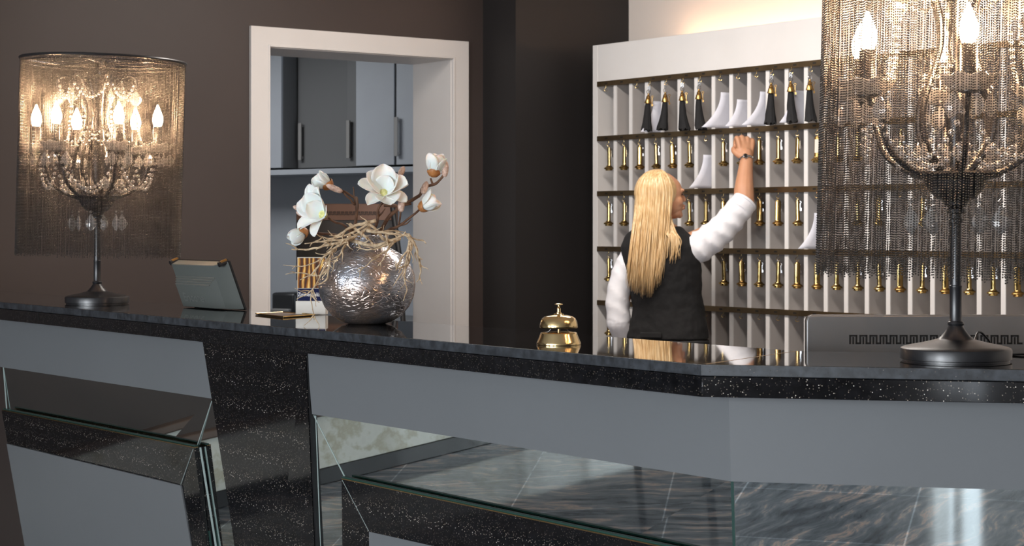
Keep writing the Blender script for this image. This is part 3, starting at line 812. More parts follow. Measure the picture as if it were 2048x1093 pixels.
# ------------------------------------------------------------------ fringed chandelier table lamps
def bead_fringe_mesh():
    ph = (1 + 5 ** .5) / 2
    iv = np.array([(-1, ph, 0), (1, ph, 0), (-1, -ph, 0), (1, -ph, 0), (0, -1, ph), (0, 1, ph), (0, -1, -ph), (0, 1, -ph), (ph, 0, -1), (ph, 0, 1), (-ph, 0, -1), (-ph, 0, 1)], float)
    iv /= np.linalg.norm(iv[0])
    ifc = np.array([(0, 11, 5), (0, 5, 1), (0, 1, 7), (0, 7, 10), (0, 10, 11), (1, 5, 9), (5, 11, 4), (11, 10, 2), (10, 7, 6), (7, 1, 8), (3, 9, 4), (3, 4, 2), (3, 2, 6), (3, 6, 8), (3, 8, 9), (4, 9, 5), (2, 4, 11), (6, 2, 10), (8, 6, 7), (9, 8, 1)])
    ns = 420; sp = .0044; C = []
    ztop, zbot = .747, .150
    for s_ in range(ns):
        a = 2 * PI * (s_ + rng.uniform(-.28, .28)) / ns; rr = .2495 + rng.uniform(-.0012, .0012)
        zb = zbot + rng.uniform(-.006, .006); z = np.arange(ztop - rng.uniform(0, sp) * .6, zb, -sp)
        drift = rng.uniform(-.004, .004); u = (ztop - z) / (ztop - zbot)
        aa = a + drift * u + .0007 * np.sin(u * rng.uniform(5, 12) + rng.uniform(0, 6))
        C.append(np.stack([rr * np.cos(aa), rr * np.sin(aa), z], 1))
    C = np.concatenate(C); n = len(C)
    V = (C[:, None, :] + iv[None] * .00168).reshape(-1, 3); Fc = (ifc[None] + (np.arange(n) * 12)[:, None, None]).reshape(-1, 3)
    me = bpy.data.meshes.new('bead_fringe'); me.vertices.add(len(V)); me.vertices.foreach_set('co', V.ravel())
    me.loops.add(Fc.size); me.loops.foreach_set('vertex_index', Fc.ravel().astype(np.int32))
    me.polygons.add(len(Fc)); me.polygons.foreach_set('loop_start', np.arange(0, Fc.size, 3, dtype=np.int32))
    me.update(); me.validate(); me.shade_smooth(); me.materials.append(M['bead'])
    return me


def pendant(mb, c, L=.042, W=.013, yaw=0, flat=.45):
    """faceted pear-shaped drop hanging from its little octagon bead"""
    Mz = Matrix.Rotation(yaw, 3, 'Z')
    mb.lathe([(0, -L), (W * .35, -L * .9), (W * .8, -L * .72), (W, -L * .55), (W * .8, -L * .38), (W * .38, -L * .18), (W * .16, -L * .04), (0, 0)], 8, c, Mz, flat)
    mb.lathe([(0, -.0055), (.0052, 0), (0, .0055)], 8, (c[0], c[1], c[2] + .0065), Mz, .6)


def garland(mb, a, b_, sag, n, r=.0042):
    a = Vector(a); b_ = Vector(b_)
    for k in range(n + 1):
        u = k / n; p = a.lerp(b_, u); p.z -= sag * 4 * u * (1 - u)
        mb.ball(p, r, None, 7, 5)


BPH = 56.1


def drop_mesh(L, W_):
    mb = MB(); pendant(mb, (0, 0, 0), L, W_)
    me = bpy.data.meshes.new('pendant'); me.from_pydata(mb.v, [], mb.f); me.materials.append(M['crystal']); return me


def drop(t, me, loc, yaw):
    o = bpy.data.objects.new('pendant', me); COL.objects.link(o); o.parent = t; o.location = loc; o.rotation_euler.z = yaw


D1 = drop_mesh(.044, .0165); D2 = drop_mesh(.054, .0190)


def make_lamp():
    t = empty('table_lamp', (0, 0, 0))
    blk = M['black_metal']
    MB().lathe([(0, 0), (.094, 0), (.094, .003), (.0975, .004), (.0978, .020), (.0965, .0225), (.093, .0245), (.084, .027), (.0605, .0315), (.046, .0350), (.0355, .0378), (.0335, .0380), (.030, .0400), (.0255, .0445), (.0195, .0515), (.0150, .0580), (.0125, .0625), (0, .063)], 72).build('base', blk, t, angle=30)
    MB().lathe([(.0118, .062), (.0138, .0632), (.0150, .0662), (.0138, .0692), (.0112, .0705), (.0107, .072), (.0107, .130), (.0112, .131), (.0112, .134), (.0100, .135), (.0100, .245), (.0125, .246), (.0125, .252), (.010, .254), (.010, .262), (.016, .264), (.017, .270), (.012, .274)], 32).build('pole', blk, t)
    MB().lathe([(.010, .272), (.020, .278), (.022, .284), (.034, .290), (.046, .302), (.054, .316), (.056, .322), (.078, .328), (.082, .333), (.080, .337), (.030, .338), (.012, .345), (.010, .36), (.014, .40), (.020, .44), (.013, .48), (.010, .52), (.018, .56), (.012, .60), (.008, .64), (.008, .70), (.012, .71), (.006, .725), (.004, .745)], 40).build('bowl', blk, t)
    # hoop and spider that carry the fringe
    HZ = .752
    MB().torus((0, 0, HZ), .2505, .0045, None, 96, 8).torus((0, 0, HZ - .012), .2475, .0016, None, 96, 6).build('hoop', blk, t)
    sp = MB()
    for k in range(3):
        a = R(20 + 60 * k); c, s_ = math.cos(a) * .249, math.sin(a) * .249; sp.tube([(-c, -s_, HZ - .008), (c, s_, HZ - .008)], .0022, 6)
    sp.lathe([(.010, .732), (.014, .738), (.014, .750), (.006, .756), (0, .758)], 16); sp.build('spider', blk, t)
    fr = bpy.data.objects.new('bead_fringe', FRINGE); COL.objects.link(fr); fr.parent = t; fr['kind'] = 'stuff'
    for k in range(6):
        a = R(BPH + 60 * k); u = Vector((math.cos(a), math.sin(a), 0)); z = Vector((0, 0, 1))
        q = lambda r_, h: u * r_ + z * h
        MB().tube(spline([q(.035, .330), q(.060, .330), q(.105, .345), q(.140, .375), q(.155, .42), q(.166, .442), q(.178, .458), q(.186, .467)], 4), .0055, 8).build('arm', blk, t)
        # inner scroll that rises to the crown
        MB().tube(spline([q(.03, .34), q(.065, .39), q(.070, .45), q(.045, .52), q(.030, .58), q(.045, .65), q(.080, .700), q(.115, .700), q(.122, .672), q(.108, .655)], 4), [.006] * 20 + [.0045] * 17, 8).build('scroll', blk, t)
        bo = MB(); c = q(.186, 0)
        v = []; fc = []; n = 32
        for (rr, h) in ((.010, .467), (.026, .469), (.040, .479), (.049, .493), (.0495, .496), (.041, .483), (.026, .4725), (.010, .471)):
            for j in range(n):
                aa = 2 * PI * j / n; w_ = 1 + (.10 * math.cos(8 * aa) if rr > .03 else 0)
                v.append((c.x + rr * w_ * math.cos(aa), c.y + rr * w_ * math.sin(aa), h + (.003 * math.cos(8 * aa) if rr > .03 else 0)))
        for i in range(7):
            for j in range(n):
                j2 = (j + 1) % n; fc.append((i * n + j, i * n + j2, (i + 1) * n + j2, (i + 1) * n + j))
        bo.add(v, fc).build('bobeche', M['crystal'], t, angle=180)
        MB().lathe([(.010, .464), (.019, .467), (.019, .472), (.0145, .475), (.0145, .546), (.012, .549), (0, .549)], 20, c).build('candle_sleeve', blk, t)
        MB().lathe([(.0105, .5485), (.0135, .556), (.0165, .567), (.0155, .581), (.011, .594), (.0055, .607), (.002, .616), (0, .617)], 14, c).build('bulb', M['bulb'], t, angle=180)
        for j in range(5):
            aa = a + R(72 * j + 20); drop(t, D1, (c.x + .036 * math.cos(aa), c.y + .036 * math.sin(aa), .466), aa + .6 * j)
        cc = q(.118, .662); drop(t, D2, cc, a); cc = q(.068, .395); drop(t, D1, cc, a + 1)
        a2 = R(BPH + 60 * k + 26); drop(t, D2, (.078 * math.cos(a2), .078 * math.sin(a2), .278), a2 + 1.2 * k)
        # garlands: arm to arm, crown to arm, crown to crown
        nx = R(BPH + 60 * (k + 1)); un = Vector((math.cos(nx), math.sin(nx), 0))
        for ga_ in ((q(.180, .455), un * .180 + z * .455, .100, 18, .0058), (q(.115, .395), un * .115 + z * .395, .050, 11, .0055), (q(.118, .690), un * .118 + z * .690, .055, 13, .0048), (q(.112, .665), q(.135, .50), .03, 13, .005), (q(.062, .47), un * .062 + z * .47, -.04, 7, .0045), (q(.045, .545), un * .045 + z * .545, .025, 6, .0045)):
            mb = MB(); garland(mb, *ga_); mb.build('bead_garland', M['crystal'], t, angle=180)
    return t


FRINGE = bead_fringe_mesh()
lamp = make_lamp()
lamp.location = (-5.313, 2.353, 1.12)
tag(lamp, 'lit chandelier table lamp with bead fringe at the left end of the counter', 'lamp', 'fringed chandelier table lamps')
lamp2 = copy_tree(lamp)
lamp2.location = (-2.147, 2.585, 1.1201); lamp2.rotation_euler.z = R(20.2)
# the hoops hang a little askew, lower towards the right, and off centre
for L_ in (lamp, lamp2):
    Lw = Matrix.Translation(L_.location) @ Matrix.Rotation(L_.rotation_euler.z, 4, 'Z')
    Tm = Matrix.Translation(RD * .012) @ Matrix.Translation(L_.location + Vector((0, 0, .45))) @ Matrix.Rotation(R(1.5), 4, VD) @ Matrix.Translation(-(L_.location + Vector((0, 0, .45))))
    for ch in L_.children:
        if ch.name.split('.')[0] in ('hoop', 'spider', 'bead_fringe'): ch.matrix_local = Lw.inverted() @ Tm @ Lw
tag(lamp2, 'large near chandelier table lamp with bead fringe at the right end of the counter', 'lamp')
lc = MB(); b0 = Vector((-2.147, 2.585, 1.12))
cp = [b0 + RD * .055 + VD * .085 + Vector((0, 0, .030)), b0 + RD * .07 + VD * .11 + Vector((0, 0, .045)), b0 + RD * .09 + VD * .125 + Vector((0, 0, .030)), b0 + RD * .11 + VD * .13 + Vector((0, 0, .004)), b0 + RD * .16 + VD * .12 + Vector((0, 0, .003))]
tag(lc.tube(spline(cp, 6), .0022, 8).build('lamp_cable', M['black_plastic']), 'thin cable looping out behind the right lamp base', 'cable')

# ------------------------------------------------------------------ counter bell
bl = empty('service_bell', (-2.917, 2.289, 1.12), 'golden brass service bell standing on the granite counter', 'bell')
MB().lathe([(0, 0), (.0445, 0), (.0450, .003), (.0440, .006), (.0405, .014), (.0375, .022), (.0365, .0245), (.034, .0255), (.010, .0235), (0, .0235)], 56).build('base', M['gold'], bl, angle=50)
MB().lathe([(.0365, .0345), (.0382, .0340), (.0388, .0350), (.0385, .040), (.0370, .0475), (.0335, .054), (.027, .0578), (.017, .0600), (.0105, .0608), (.0095, .0630), (.0, .0635)], 56).build('dome', M['gold'], bl, angle=50)
MB().lathe([(.0025, .0235), (.0025, .0605)], 12).build('spindle', M['brass'], bl)
MB().lathe([(.0062, .0605), (.0060, .0645), (.0042, .0660), (.0040, .0735), (.0030, .0745), (.0022, .0755), (.0022, .0795), (.0040, .0800), (.0085, .0812), (.0080, .0828), (.004, .0838), (0, .0840)], 28).build('button', M['gold'], bl)
for sgn in (-1, 1):
    MB().tube(spline([RD * (.030 * sgn) + Vector((0, 0, .0245)), RD * (.022 * sgn) + Vector((0, 0, .026)), RD * (.016 * sgn) + Vector((0, 0, .032)), RD * (.012 * sgn) + Vector((0, 0, .040))], 5), .0007, 6).build('spring_wire', M['steel'], bl)

# ------------------------------------------------------------------ slanted display and its lettering
TX = R(21)
dv = empty('customer_display', (-4.945, 2.500, 1.1202), 'grey-green slanted display unit turned away, standing beside the doorway casing', 'display')
ex = Vector((1, 0, 0)); ew = Vector((0, -math.sin(TX), math.cos(TX))); en = Vector((0, -math.cos(TX), -math.sin(TX)))
DM = Matrix(((ex.x, ew.x, en.x, 0), (ex.y, ew.y, en.y, 0), (ex.z, ew.z, en.z, 0), (0, 0, 0, 1)))   # x right, y up the slope, z out of the back


def frust(mb, x0, x1, y0, y1, z0, ix0, ix1, iy0, iy1, z1):
    v = [DM @ Vector(p) for p in ((x0, y0, z0), (x1, y0, z0), (x1, y1, z0), (x0, y1, z0), (ix0, iy0, z1), (ix1, iy0, z1), (ix1, iy1, z1), (ix0, iy1, z1))]
    return mb.add(v, [(0, 3, 2, 1), (4, 5, 6, 7), (0, 1, 5, 4), (1, 2, 6, 5), (2, 3, 7, 6), (3, 0, 4, 7)])


LW, LH = .315, .150
sb = MB(); frust(sb, 0, LW, .001, LH, -.006, 0, LW, .001, LH, -.0005); sb.build('screen', M['screen_black'], dv, smooth=False)
sb = MB(); frust(sb, .001, LW - .001, .003, LH, 0, .006, LW - .045, .013, LH - .002, .028); sb.build('housing', M['device'], dv, bevel=.002)
sb = MB(); frust(sb, .010, LW - .055, .014, LH - .040, .0275, .022, LW - .085, .020, LH - .062, .044); hs = sb.build('raised_cover', M['device'], dv, bevel=.0015)
rb = MB()
for k in range(4): rb.box((.012 + .003 * k, LH - .042 - .006 * k, .028 + .0045 * k), (LW - .058 - .007 * k, LH - .039 - .006 * k, .031 + .0045 * k), DM.to_3x3())
rb.build('cooling_rib', M['device_relief'], dv, bevel=.0008)
text_mesh('embossed_name', 'Encore', .036, DM @ Matrix.Translation((.112, .050, .0442)), M['device_relief'], dv, .0006, 1.25)
for x0, x1 in ((-.012, .006), (LW - .03, LW + .006)):
    q0 = DM.to_3x3() @ Vector(((x0 + x1) / 2, LH, -.004)); q1 = DM.to_3x3() @ Vector(((x0 + x1) / 2, LH, .026))
    MB().tube([q0, q1], .0075, 16).build('hinge', M['black_metal'], dv)
    MB().tube([q0 + (q1 - q0) * .12 + Vector((.0, 0, .0012)), q0 + (q1 - q0) * .8 + Vector((.0, 0, .0012))], .0072, 16).build('hinge_glint', M['old_brass'], dv)  # brass sliver along the hinge top, a golden glint put in as colour

# flat gilt frame lying on the counter
ft = [hit(x, y, (0, 0, 1.12), (0, 0, 1)) for x, y in ((511.8, 630.4), (565.8, 627.4), (629, 632), (566.7, 636.6))]
cc = sum(ft, Vector()) / 4
gt = empty('flat_tray', (cc.x, cc.y, 1.12), 'flat thin gold-rimmed tray lying on the counter left of the card box', 'tray')
rim = MB()
for i in range(4): rim.tube([ft[i] + Vector((0, 0, .003)), ft[(i + 1) % 4] + Vector((0, 0, .003))], .0022, 8)
rim.build('rim', M['brass'], gt, world=True)
MB().prism([p + Vector((0, 0, .0006)) for p in ft], (0, 0, .002)).build('tray_floor', M['moulding'], gt, world=True, smooth=False)

# card box for the room keys
cb = empty('key_card_stand', (-4.325, 2.493, 1.12), 'upright card printed with golden keys in a white holder behind the vase', 'card stand')
cM = Matrix.Translation((-4.329, 2.493, 1.12)) @ Matrix.Rotation(YAW - R(4), 4, 'Z')
MB().box((-.001, -.006, 0), (.082, .030, .038), cM).build('holder', M['card_white'], cb, world=True, bevel=.002)
MB().box((.002, .004, .036), (.080, .010, .156), cM).build('card', M['card_white'], cb, world=True, bevel=.0006)
MB().box((.003, .0033, .072), (.079, .0042, .154), cM).build('photo', M['card_photo'], cb, world=True, smooth=False)
nb = MB().box((.003, .0033, .038), (.079, .0042, .071), cM).build('navy_band', M['card_navy'], cb, world=True, smooth=False)
tm = text_mesh('lettering', 'Zimmerschlüssel', .0148, Matrix.Translation(-cb.location) @ cM @ Matrix.Translation((.041, .0030, .0545)) @ Matrix.Rotation(PI / 2, 4, 'X'), M['letter_white'], cb, .0002, .74)

# ------------------------------------------------------------------ vase and flowers
VC = Vector((-3.827, 2.403, 1.12)); VT = 4.505
vs = empty('vase', VC, 'round dark mercury-glass vase with a crackled silver surface', 'vase')
prof = [(0, .0), (.045, .0), (.062, .005), (.085, .020), (.104, .042), (.1155, .068), (.1195, .095), (.1165, .125), (.105, .150), (.088, .169), (.070, .180), (.0575, .186), (.053, .190), (.052, .200), (.053, .212), (.0545, .217), (.052, .219), (.0495, .216), (.049, .200), (.050, .188), (.066, .176), (.100, .150), (.112, .122), (.115, .095), (.110, .068), (.098, .044), (.080, .024), (.055, .010), (0, .009)]
MB().lathe(prof, 72).build('glass_body', M['mercury'], vs, angle=180)


def V(px, py, dt=0.0): return at(px, py, VT + dt)


def petal(mb, base, axis, out, L, W, a0, a1, curl_=0.0, nu=12, nv=8, ruffle=.03, seed=0):
    """one petal grown from base; starts at angle a0 off the axis and ends at a1, cupped"""
    axis = Vector(axis).normalized(); out = (Vector(out) - axis * Vector(out).dot(axis)).normalized(); side = axis.cross(out)
    rs = random.Random(seed); ph = rs.uniform(0, 6)
    p = Vector(base); v = []; fc = []; prev = p.copy()
    for i in range(nu + 1):
        u = i / nu; th = a0 + (a1 - a0) * (u ** 1.2) + curl_ * max(0, u - .7) * 3
        d = axis * math.cos(th) + out * math.sin(th); nrm = -axis * math.sin(th) * -1 - out * math.cos(th) * 1
        nrm = (axis * math.sin(th) - out * math.cos(th))
        if i: prev = prev + d * (L / nu)
        wv_ = W * (.26 + .74 * math.sin(PI / 2 * min(1, u / .58)) ** 1.3) if u < .58 else W * math.sqrt(max(.012, 1 - ((u - .58) / .425) ** 2))
        for k in range(nv + 1):
            s_ = (k / nv) * 2 - 1
            q = prev + side * (wv_ * s_) + nrm * (wv_ * .42 * s_ * s_) + nrm * (ruffle * L * math.sin(3 * s_ + ph + 4 * u) * u)
            v.append(q)
    for i in range(nu):
        for k in range(nv): fc.append((i * (nv + 1) + k, i * (nv + 1) + k + 1, (i + 1) * (nv + 1) + k + 1, (i + 1) * (nv + 1) + k))
    mb.add(v, fc)


def petal_obj(parent, *a, **k):
    mb = MB(); petal(mb, *a, **k); o = mb.build('petal', M['petal'], parent, world=True, angle=180)
    s_ = o.modifiers.new('thick', 'SOLIDIFY'); s_.thickness = .0009; return o


CAMR, UP, TOW = RD, Vector((0, 0, 1)), -VD


def dirv(r_, u_, t_): return (CAMR * r_ + UP * u_ + TOW * t_).normalized()


def fl_empty(br, c):
    e = bpy.data.objects.new('flower', None); COL.objects.link(e); e.parent = br; e.location = c - wloc(br); return e


def open_flower(br, c, axis, size, spec, seed=0):
    e = fl_empty(br, c)
    for i, (o_, L, W, a0, a1) in enumerate(spec):
        petal_obj(e, c, axis, o_, L * size, W * size, R(a0), R(a1), seed=seed + i)
    ctr = c + Vector(axis).normalized() * .007
    q = Vector((0, 0, 1)).rotation_difference(Vector(axis)).to_matrix()
    mb = MB(); mb.ball(ctr, (.0105, .0105, .011), q, 14, 10)
    for k in range(26):
        a = k * 2.4; h = -.002 + .008 * (k / 26); mb.ball(ctr + q @ Vector((.0095 * math.cos(a), .0095 * math.sin(a), h)), .0022, None, 6, 4)
    mb.build('flower_centre', M['pistil'], e, world=True)
    return e


def bud_flower(br, base, axis, L, W, seed=0, n=5, opening=14):
    e = fl_empty(br, base); axis = Vector(axis).normalized(); o0 = axis.orthogonal()
    for k in range(n):
        o_ = Matrix.Rotation(2 * PI * k / n + seed, 3, axis) @ o0
        petal_obj(e, base + o_.normalized() * W * .10, axis, o_, L * (1 - .05 * (k % 3)), W * .62, R(30 + opening * .5), R(-22 + opening * (1 if k % 2 else .3)), ruffle=.01, seed=seed * 7 + k)
    q = Vector((0, 0, 1)).rotation_difference(axis).to_matrix()
    v = []; fc = []; n_ = 24; pr_ = [(.02, -.004), (W * .26, -.002), (W * .40, L * .07), (W * .47, L * .17), (W * .49, L * .27), (W * .47, L * .36)]
    pr_[0] = (.0015, -.004)
    for i_, (r_, z_) in enumerate(pr_):
        for k in range(n_):
            a_ = 2 * PI * k / n_; lob = .5 + .5 * math.cos(2 * a_ + seed); u_ = i_ / 5
            v.append(base + q @ Vector((r_ * math.cos(a_), r_ * math.sin(a_), z_ * (1 - .55 * u_ * (1 - lob)))))
    fc = [(i_ * n_ + k, i_ * n_ + (k + 1) % n_, (i_ + 1) * n_ + (k + 1) % n_, (i_ + 1) * n_ + k) for i_ in range(5) for k in range(n_)] + [tuple(reversed(range(n_)))]
    MB().add(v, fc).build('calyx', M['calyx'], e, world=True, angle=180)
    return e


def pod(br, a, b_, w_=.0075):
    a = Vector(a); b_ = Vector(b_); d = b_ - a; pts = [a + d * u for u in (0, .12, .35, .65, .88, 1)]
    MB().tube(pts, [w_ * .45, w_ * .8, w_, w_ * .95, w_ * .65, w_ * .15], 12).build('bud', M['pod'], br, world=True, angle=180)


def branch(label, stems):
    br = empty('magnolia_branch', VC + Vector((0, 0, .2)), label, 'flower branch', 'magnolia branches in the vase')
    mb = MB()
    for pts, r0, r1 in stems:
        q = spline(pts, 5)
        q = [p + Vector((noise.noise(p * 60) * .0016, noise.noise(p * 60 + Vector((5, 5, 5))) * .0016, noise.noise(p * 60 + Vector((9, 1, 2))) * .0016)) for p in q]
        mb.tube(q, [(r0 + (r1 - r0) * i / (len(q) - 1)) * (1 + .18 * noise.noise(q[i] * 90)) for i in range(len(q))], 9)
    mb.build('stem', M['bark'], br, world=True, angle=180); return br


inside = V(725, 560)
# 1: the big open flower in the middle
b1 = branch('magnolia branch carrying the large open white flower in the middle', [([inside, V(742, 480), V(754, 445, -.01), V(756, 420, -.02), V(766, 404, -.03)], .0042, .003), ([V(755, 436, -.01), V(764, 426, -.01), V(770, 418, -.01)], .0025, .0012)])
c = V(768, 391, -.035)
ax = dirv(.05, .72, .69)
open_flower(b1, c, ax, 1.0, [(dirv(-.12, .1, -1), .078, .031, 30, 34), (dirv(.75, .1, -.6), .064, .030, 32, 44), (dirv(-.8, .1, -.5), .072, .027, 38, 46), (dirv(-1, 0, .1), .076, .024, 52, 62), (dirv(1, 0, .1), .074, .032, 46, 60), (dirv(-.5, 0, 1), .064, .020, 62, 96), (dirv(.35, 0, 1), .056, .032, 58, 90), (dirv(1, 0, .7), .066, .018, 66, 98), (dirv(.3, .1, -.9), .052, .026, 22, 30)], 3)
pod(b1, V(799, 352, .01), V(808, 333, .01), .0078)
pod(b1, V(802, 424, -.05), V(803, 395, -.05), .0085)
# 2: right-hand branch with two half-open buds
b2 = branch('brown magnolia branch rising to the right with a tall half-open bud', [([inside, V(765, 455, .02), V(800, 415, .02), V(838, 392, .02), V(846, 377, .02), V(870, 368, .02), V(886, 352, .02), V(884, 345, .02)], .0052, .0026), ([V(866, 370, .02), V(862, 360, .02), V(861, 357, .02)], .003, .002), ([V(768, 412, .015), V(800, 412, .015), V(822, 408, .02)], .0035, .003)])
bud_flower(b2, V(866, 352, .02), dirv(.22, 1, .12), .062, .036, 1, 6, 26)
pod(b2, V(889, 354, .02), V(892, 322, .02), .0085)
pod(b2, V(845, 388, .01), V(854, 363, .01), .0085)
b3 = branch('magnolia branch ending in a bud that points to the lower right', [([inside, V(770, 470, -.01), V(800, 451, -.01), V(838, 420, -.01)], .0045, .0026), ([V(797, 452, -.01), V(812, 448, -.01), V(822, 440, -.01)], .0025, .0012), ([V(798, 450, -.01), V(800, 436, -.03), V(802, 424, -.05)], .0025, .002)])
bud_flower(b3, V(840, 418, -.01), dirv(1, .62, .15), .058, .032, 4, 5, 30)
# 3: left flower
b4 = branch('magnolia branch with the left open white flower and a closed bud above it', [([inside, V(706, 470, -.02), V(712, 440, -.03), V(714, 400, -.03), V(708, 395, -.03), V(690, 384, -.04), V(682, 380, -.04)], .0045, .0026), ([V(710, 410, -.03), V(700, 400, -.04), V(684, 384, -.05)], .003, .002), ([V(712, 420, -.03), V(707, 380, -.03), V(706, 374, -.03)], .002, .001), ([V(710, 478, -.02), V(690, 452, -.05), V(668, 444, -.07), V(656, 436, -.08)], .0035, .0025)])
bud_flower(b4, V(662, 373, -.04), dirv(-1, .62, .25), .052, .034, 2, 5, 20)
pod(b4, V(684, 384, -.06), V(652, 370, -.075), .0075)
c = V(650, 432, -.08)
ax = dirv(-.62, .42, .66)
open_flower(b4, c, ax, 1.0, [(dirv(.35, .9, -.2), .076, .022, 34, 52), (dirv(.0, .9, -.7), .086, .022, 40, 56), (dirv(-.35, .8, -.5), .072, .030, 30, 34), (dirv(-.9, .3, -.4), .074, .026, 38, 46), (dirv(-1, -.5, .2), .074, .021, 50, 76), (dirv(-.3, -1, .3), .062, .018, 62, 100), (dirv(.5, -.3, .8), .050, .024, 46, 66), (dirv(-.5, .4, -.2), .056, .024, 16, 20)], 21)
pod(b4, V(606, 421, -.05), V(586, 413, -.05), .0065)
pod(b4, V(612, 432, -.05), V(592, 424, -.05), .0065)
# 4: drooping closed bud at the far left
b5 = branch('low magnolia branch with a drooping closed bud at the far left', [([inside, V(700, 490, -.03), V(670, 470, -.06), V(640, 468, -.08), V(618, 462, -.09), V(610, 463, -.09)], .004, .0022)])
bud_flower(b5, V(613, 462, -.09), dirv(-.95, -.55, .25), .052, .030, 5, 5, 22)


def dry(label, strokes, r0=.0042):
    mb = MB()
    for pts, rr in strokes:
        q = spline(pts, 6)
        q = [p + Vector((noise.noise(p * 70), noise.noise(p * 70 + Vector((5, 5, 5))), noise.noise(p * 70 + Vector((9, 1, 2))))) * .0026 for p in q]
        m_ = len(q)
        mb.tube(q, [max(.0007, .82 * rr * (1 - .72 * i / (m_ - 1)) * (1 + .28 * noise.noise(q[i] * 110))) for i in range(m_)], 8)
    o = mb.build('dry_twig', M['twig'], angle=180)
    return tag(o, label, 'twig', 'dry pale twigs draped over the vase')


def fork(pts, rr, n=3, ln=30, seed=0, spread=1.0):
    """a stroke given in photo-plane points (px, py, dt) with small side shoots"""
    rs = random.Random(seed); out = [([V(*p) for p in pts], rr)]
    for k in range(n):
        i = rs.randrange(1, len(pts)); x, y, dt = pts[i]; x0, y0, _ = pts[i - 1]
        u = rs.uniform(.2, .9); bx_, by = x0 + (x - x0) * u, y0 + (y - y0) * u
        ang = math.atan2(y - y0, x - x0) + rs.choice((-1, 1)) * rs.uniform(.4, .9) * spread; L = ln * rs.uniform(.5, 1.1)
        mx_, my = bx_ + math.cos(ang) * L * .5, by + math.sin(ang) * L * .5
        ang += rs.uniform(-.5, .5)
        out.append(([V(bx_, by, dt), V(mx_, my, dt - .005), V(mx_ + math.cos(ang) * L * .5, my + math.sin(ang) * L * .5, dt - .01)], rr * .5))
    return out


dry('pale twig crossing the vase mouth and reaching out to the upper left branches', fork([(800, 478, -.02), (770, 480, -.06), (740, 450, -.08), (700, 468, -.08), (660, 478, -.08), (640, 474, -.08)], .0055, 5, 26, 1) + fork([(752, 442, -.07), (700, 456, -.08), (664, 480, -.08), (632, 500, -.08)], .0055, 4, 24, 2))
dry('long pale twig reaching furthest left over the dark screen', fork([(742, 452, -.06), (700, 478, -.09), (650, 492, -.1), (612, 500, -.1), (583, 499, -.1)], .0055, 5, 26, 3) + fork([(700, 480, -.09), (650, 482, -.1), (609, 488, -.1)], .0042, 3, 18, 30))
dry('pale twig spray falling in front of the key card', fork([(712, 472, -.07), (680, 490, -.1), (650, 512, -.11), (628, 545, -.11), (600, 560, -.11)], .005, 5, 26, 4) + fork([(668, 498, -.1), (652, 530, -.11), (625, 580, -.11), (593, 598, -.11)], .0042, 4, 24, 5) + fork([(660, 520, -.11), (652, 560, -.11), (628, 575, -.11), (622, 600, -.11), (628, 640, -.115)], .0038, 6, 30, 6) + fork([(656, 540, -.11), (636, 552, -.11), (596, 546, -.11), (570, 549, -.11)], .003, 2, 14, 61))
dry('thin pale twig sticking out furthest left beside the card', fork([(662, 505, -.09), (640, 520, -.1), (604, 533, -.1), (566, 531, -.1)], .0028, 2, 14, 62))
dry('thick knotty pale twig arching to the right of the vase neck', fork([(700, 480, -.06), (750, 492, -.11), (790, 478, -.11), (812, 470, -.1), (828, 478, -.1), (845, 481, -.1)], .0062, 4, 18, 7) + fork([(735, 462, -.08), (770, 466, -.1), (800, 470, -.1), (822, 474, -.1)], .005, 4, 20, 71) + fork([(700, 450, -.06), (735, 478, -.1), (752, 495, -.115)], .005, 2, 16, 72))
dry('pale twig cascading down the right side of the vase', fork([(815, 470, -.1), (829, 490, -.11), (838, 520, -.1), (841, 545, -.09), (834, 565, -.08)], .0052, 5, 22, 8) + fork([(820, 476, -.1), (815, 500, -.12), (800, 520, -.13), (792, 540, -.135), (794, 535, -.13)], .0042, 3, 20, 9) + fork([(822, 485, -.11), (818, 520, -.12), (808, 550, -.125), (813, 580, -.12), (806, 602, -.12)], .0042, 5, 26, 10) + fork([(818, 500, -.12), (806, 540, -.125), (786, 572, -.135)], .0036, 3, 20, 101))
dry('fine pale twig lying across the front of the vase shoulder', fork([(800, 478, -.11), (770, 492, -.13), (740, 500, -.14), (712, 496, -.13)], .004, 4, 18, 11) + fork([(790, 482, -.12), (768, 505, -.14), (745, 522, -.145), (716, 545, -.145)], .0038, 4, 20, 12) + fork([(772, 470, -.1), (776, 500, -.14), (757, 532, -.145)], .0034, 3, 16, 121))
dry('tangle of short pale twigs at the left of the vase neck', fork([(700, 472, -.07), (688, 495, -.1), (675, 520, -.11), (668, 528, -.11)], .0045, 6, 22, 13) + fork([(690, 480, -.08), (664, 505, -.1), (655, 530, -.11)], .004, 6, 20, 14))
dry('short pale twig lying behind the right side of the vase neck', fork([(750, 470, -.02), (780, 462, -.02), (812, 466, -.04)], .004, 5, 20, 15))

# ------------------------------------------------------------------ the receptionist
TW = 8.12


def W(px, py, dt=0.0): return at(px, py, TW + dt)


pr = empty('person', (W(1338, 690).x, W(1338, 690).y, 0), 'person with long blond hair, white shirt and black vest reaching up to the key rack', 'person')
FA = R(143.3 - 14)            # torso faces this way (angle in plan)
tf = Vector((math.cos(FA), math.sin(FA), 0)); tr = Vector((math.sin(FA), -math.cos(FA), 0))
TMx = Matrix((tr, tf, Vector((0, 0, 1)))).transposed()  # local x right, y forward
body = MB()


def limb(mb, pts, rad, n=14, sub=5):
    q = spline(pts, sub); rr = lerpr(rad, len(q)); mb.tube(q, rr, n)
    mb.ball(q[0], rr[0], None, 14, 10); mb.ball(q[-1], rr[-1], None, 14, 10)


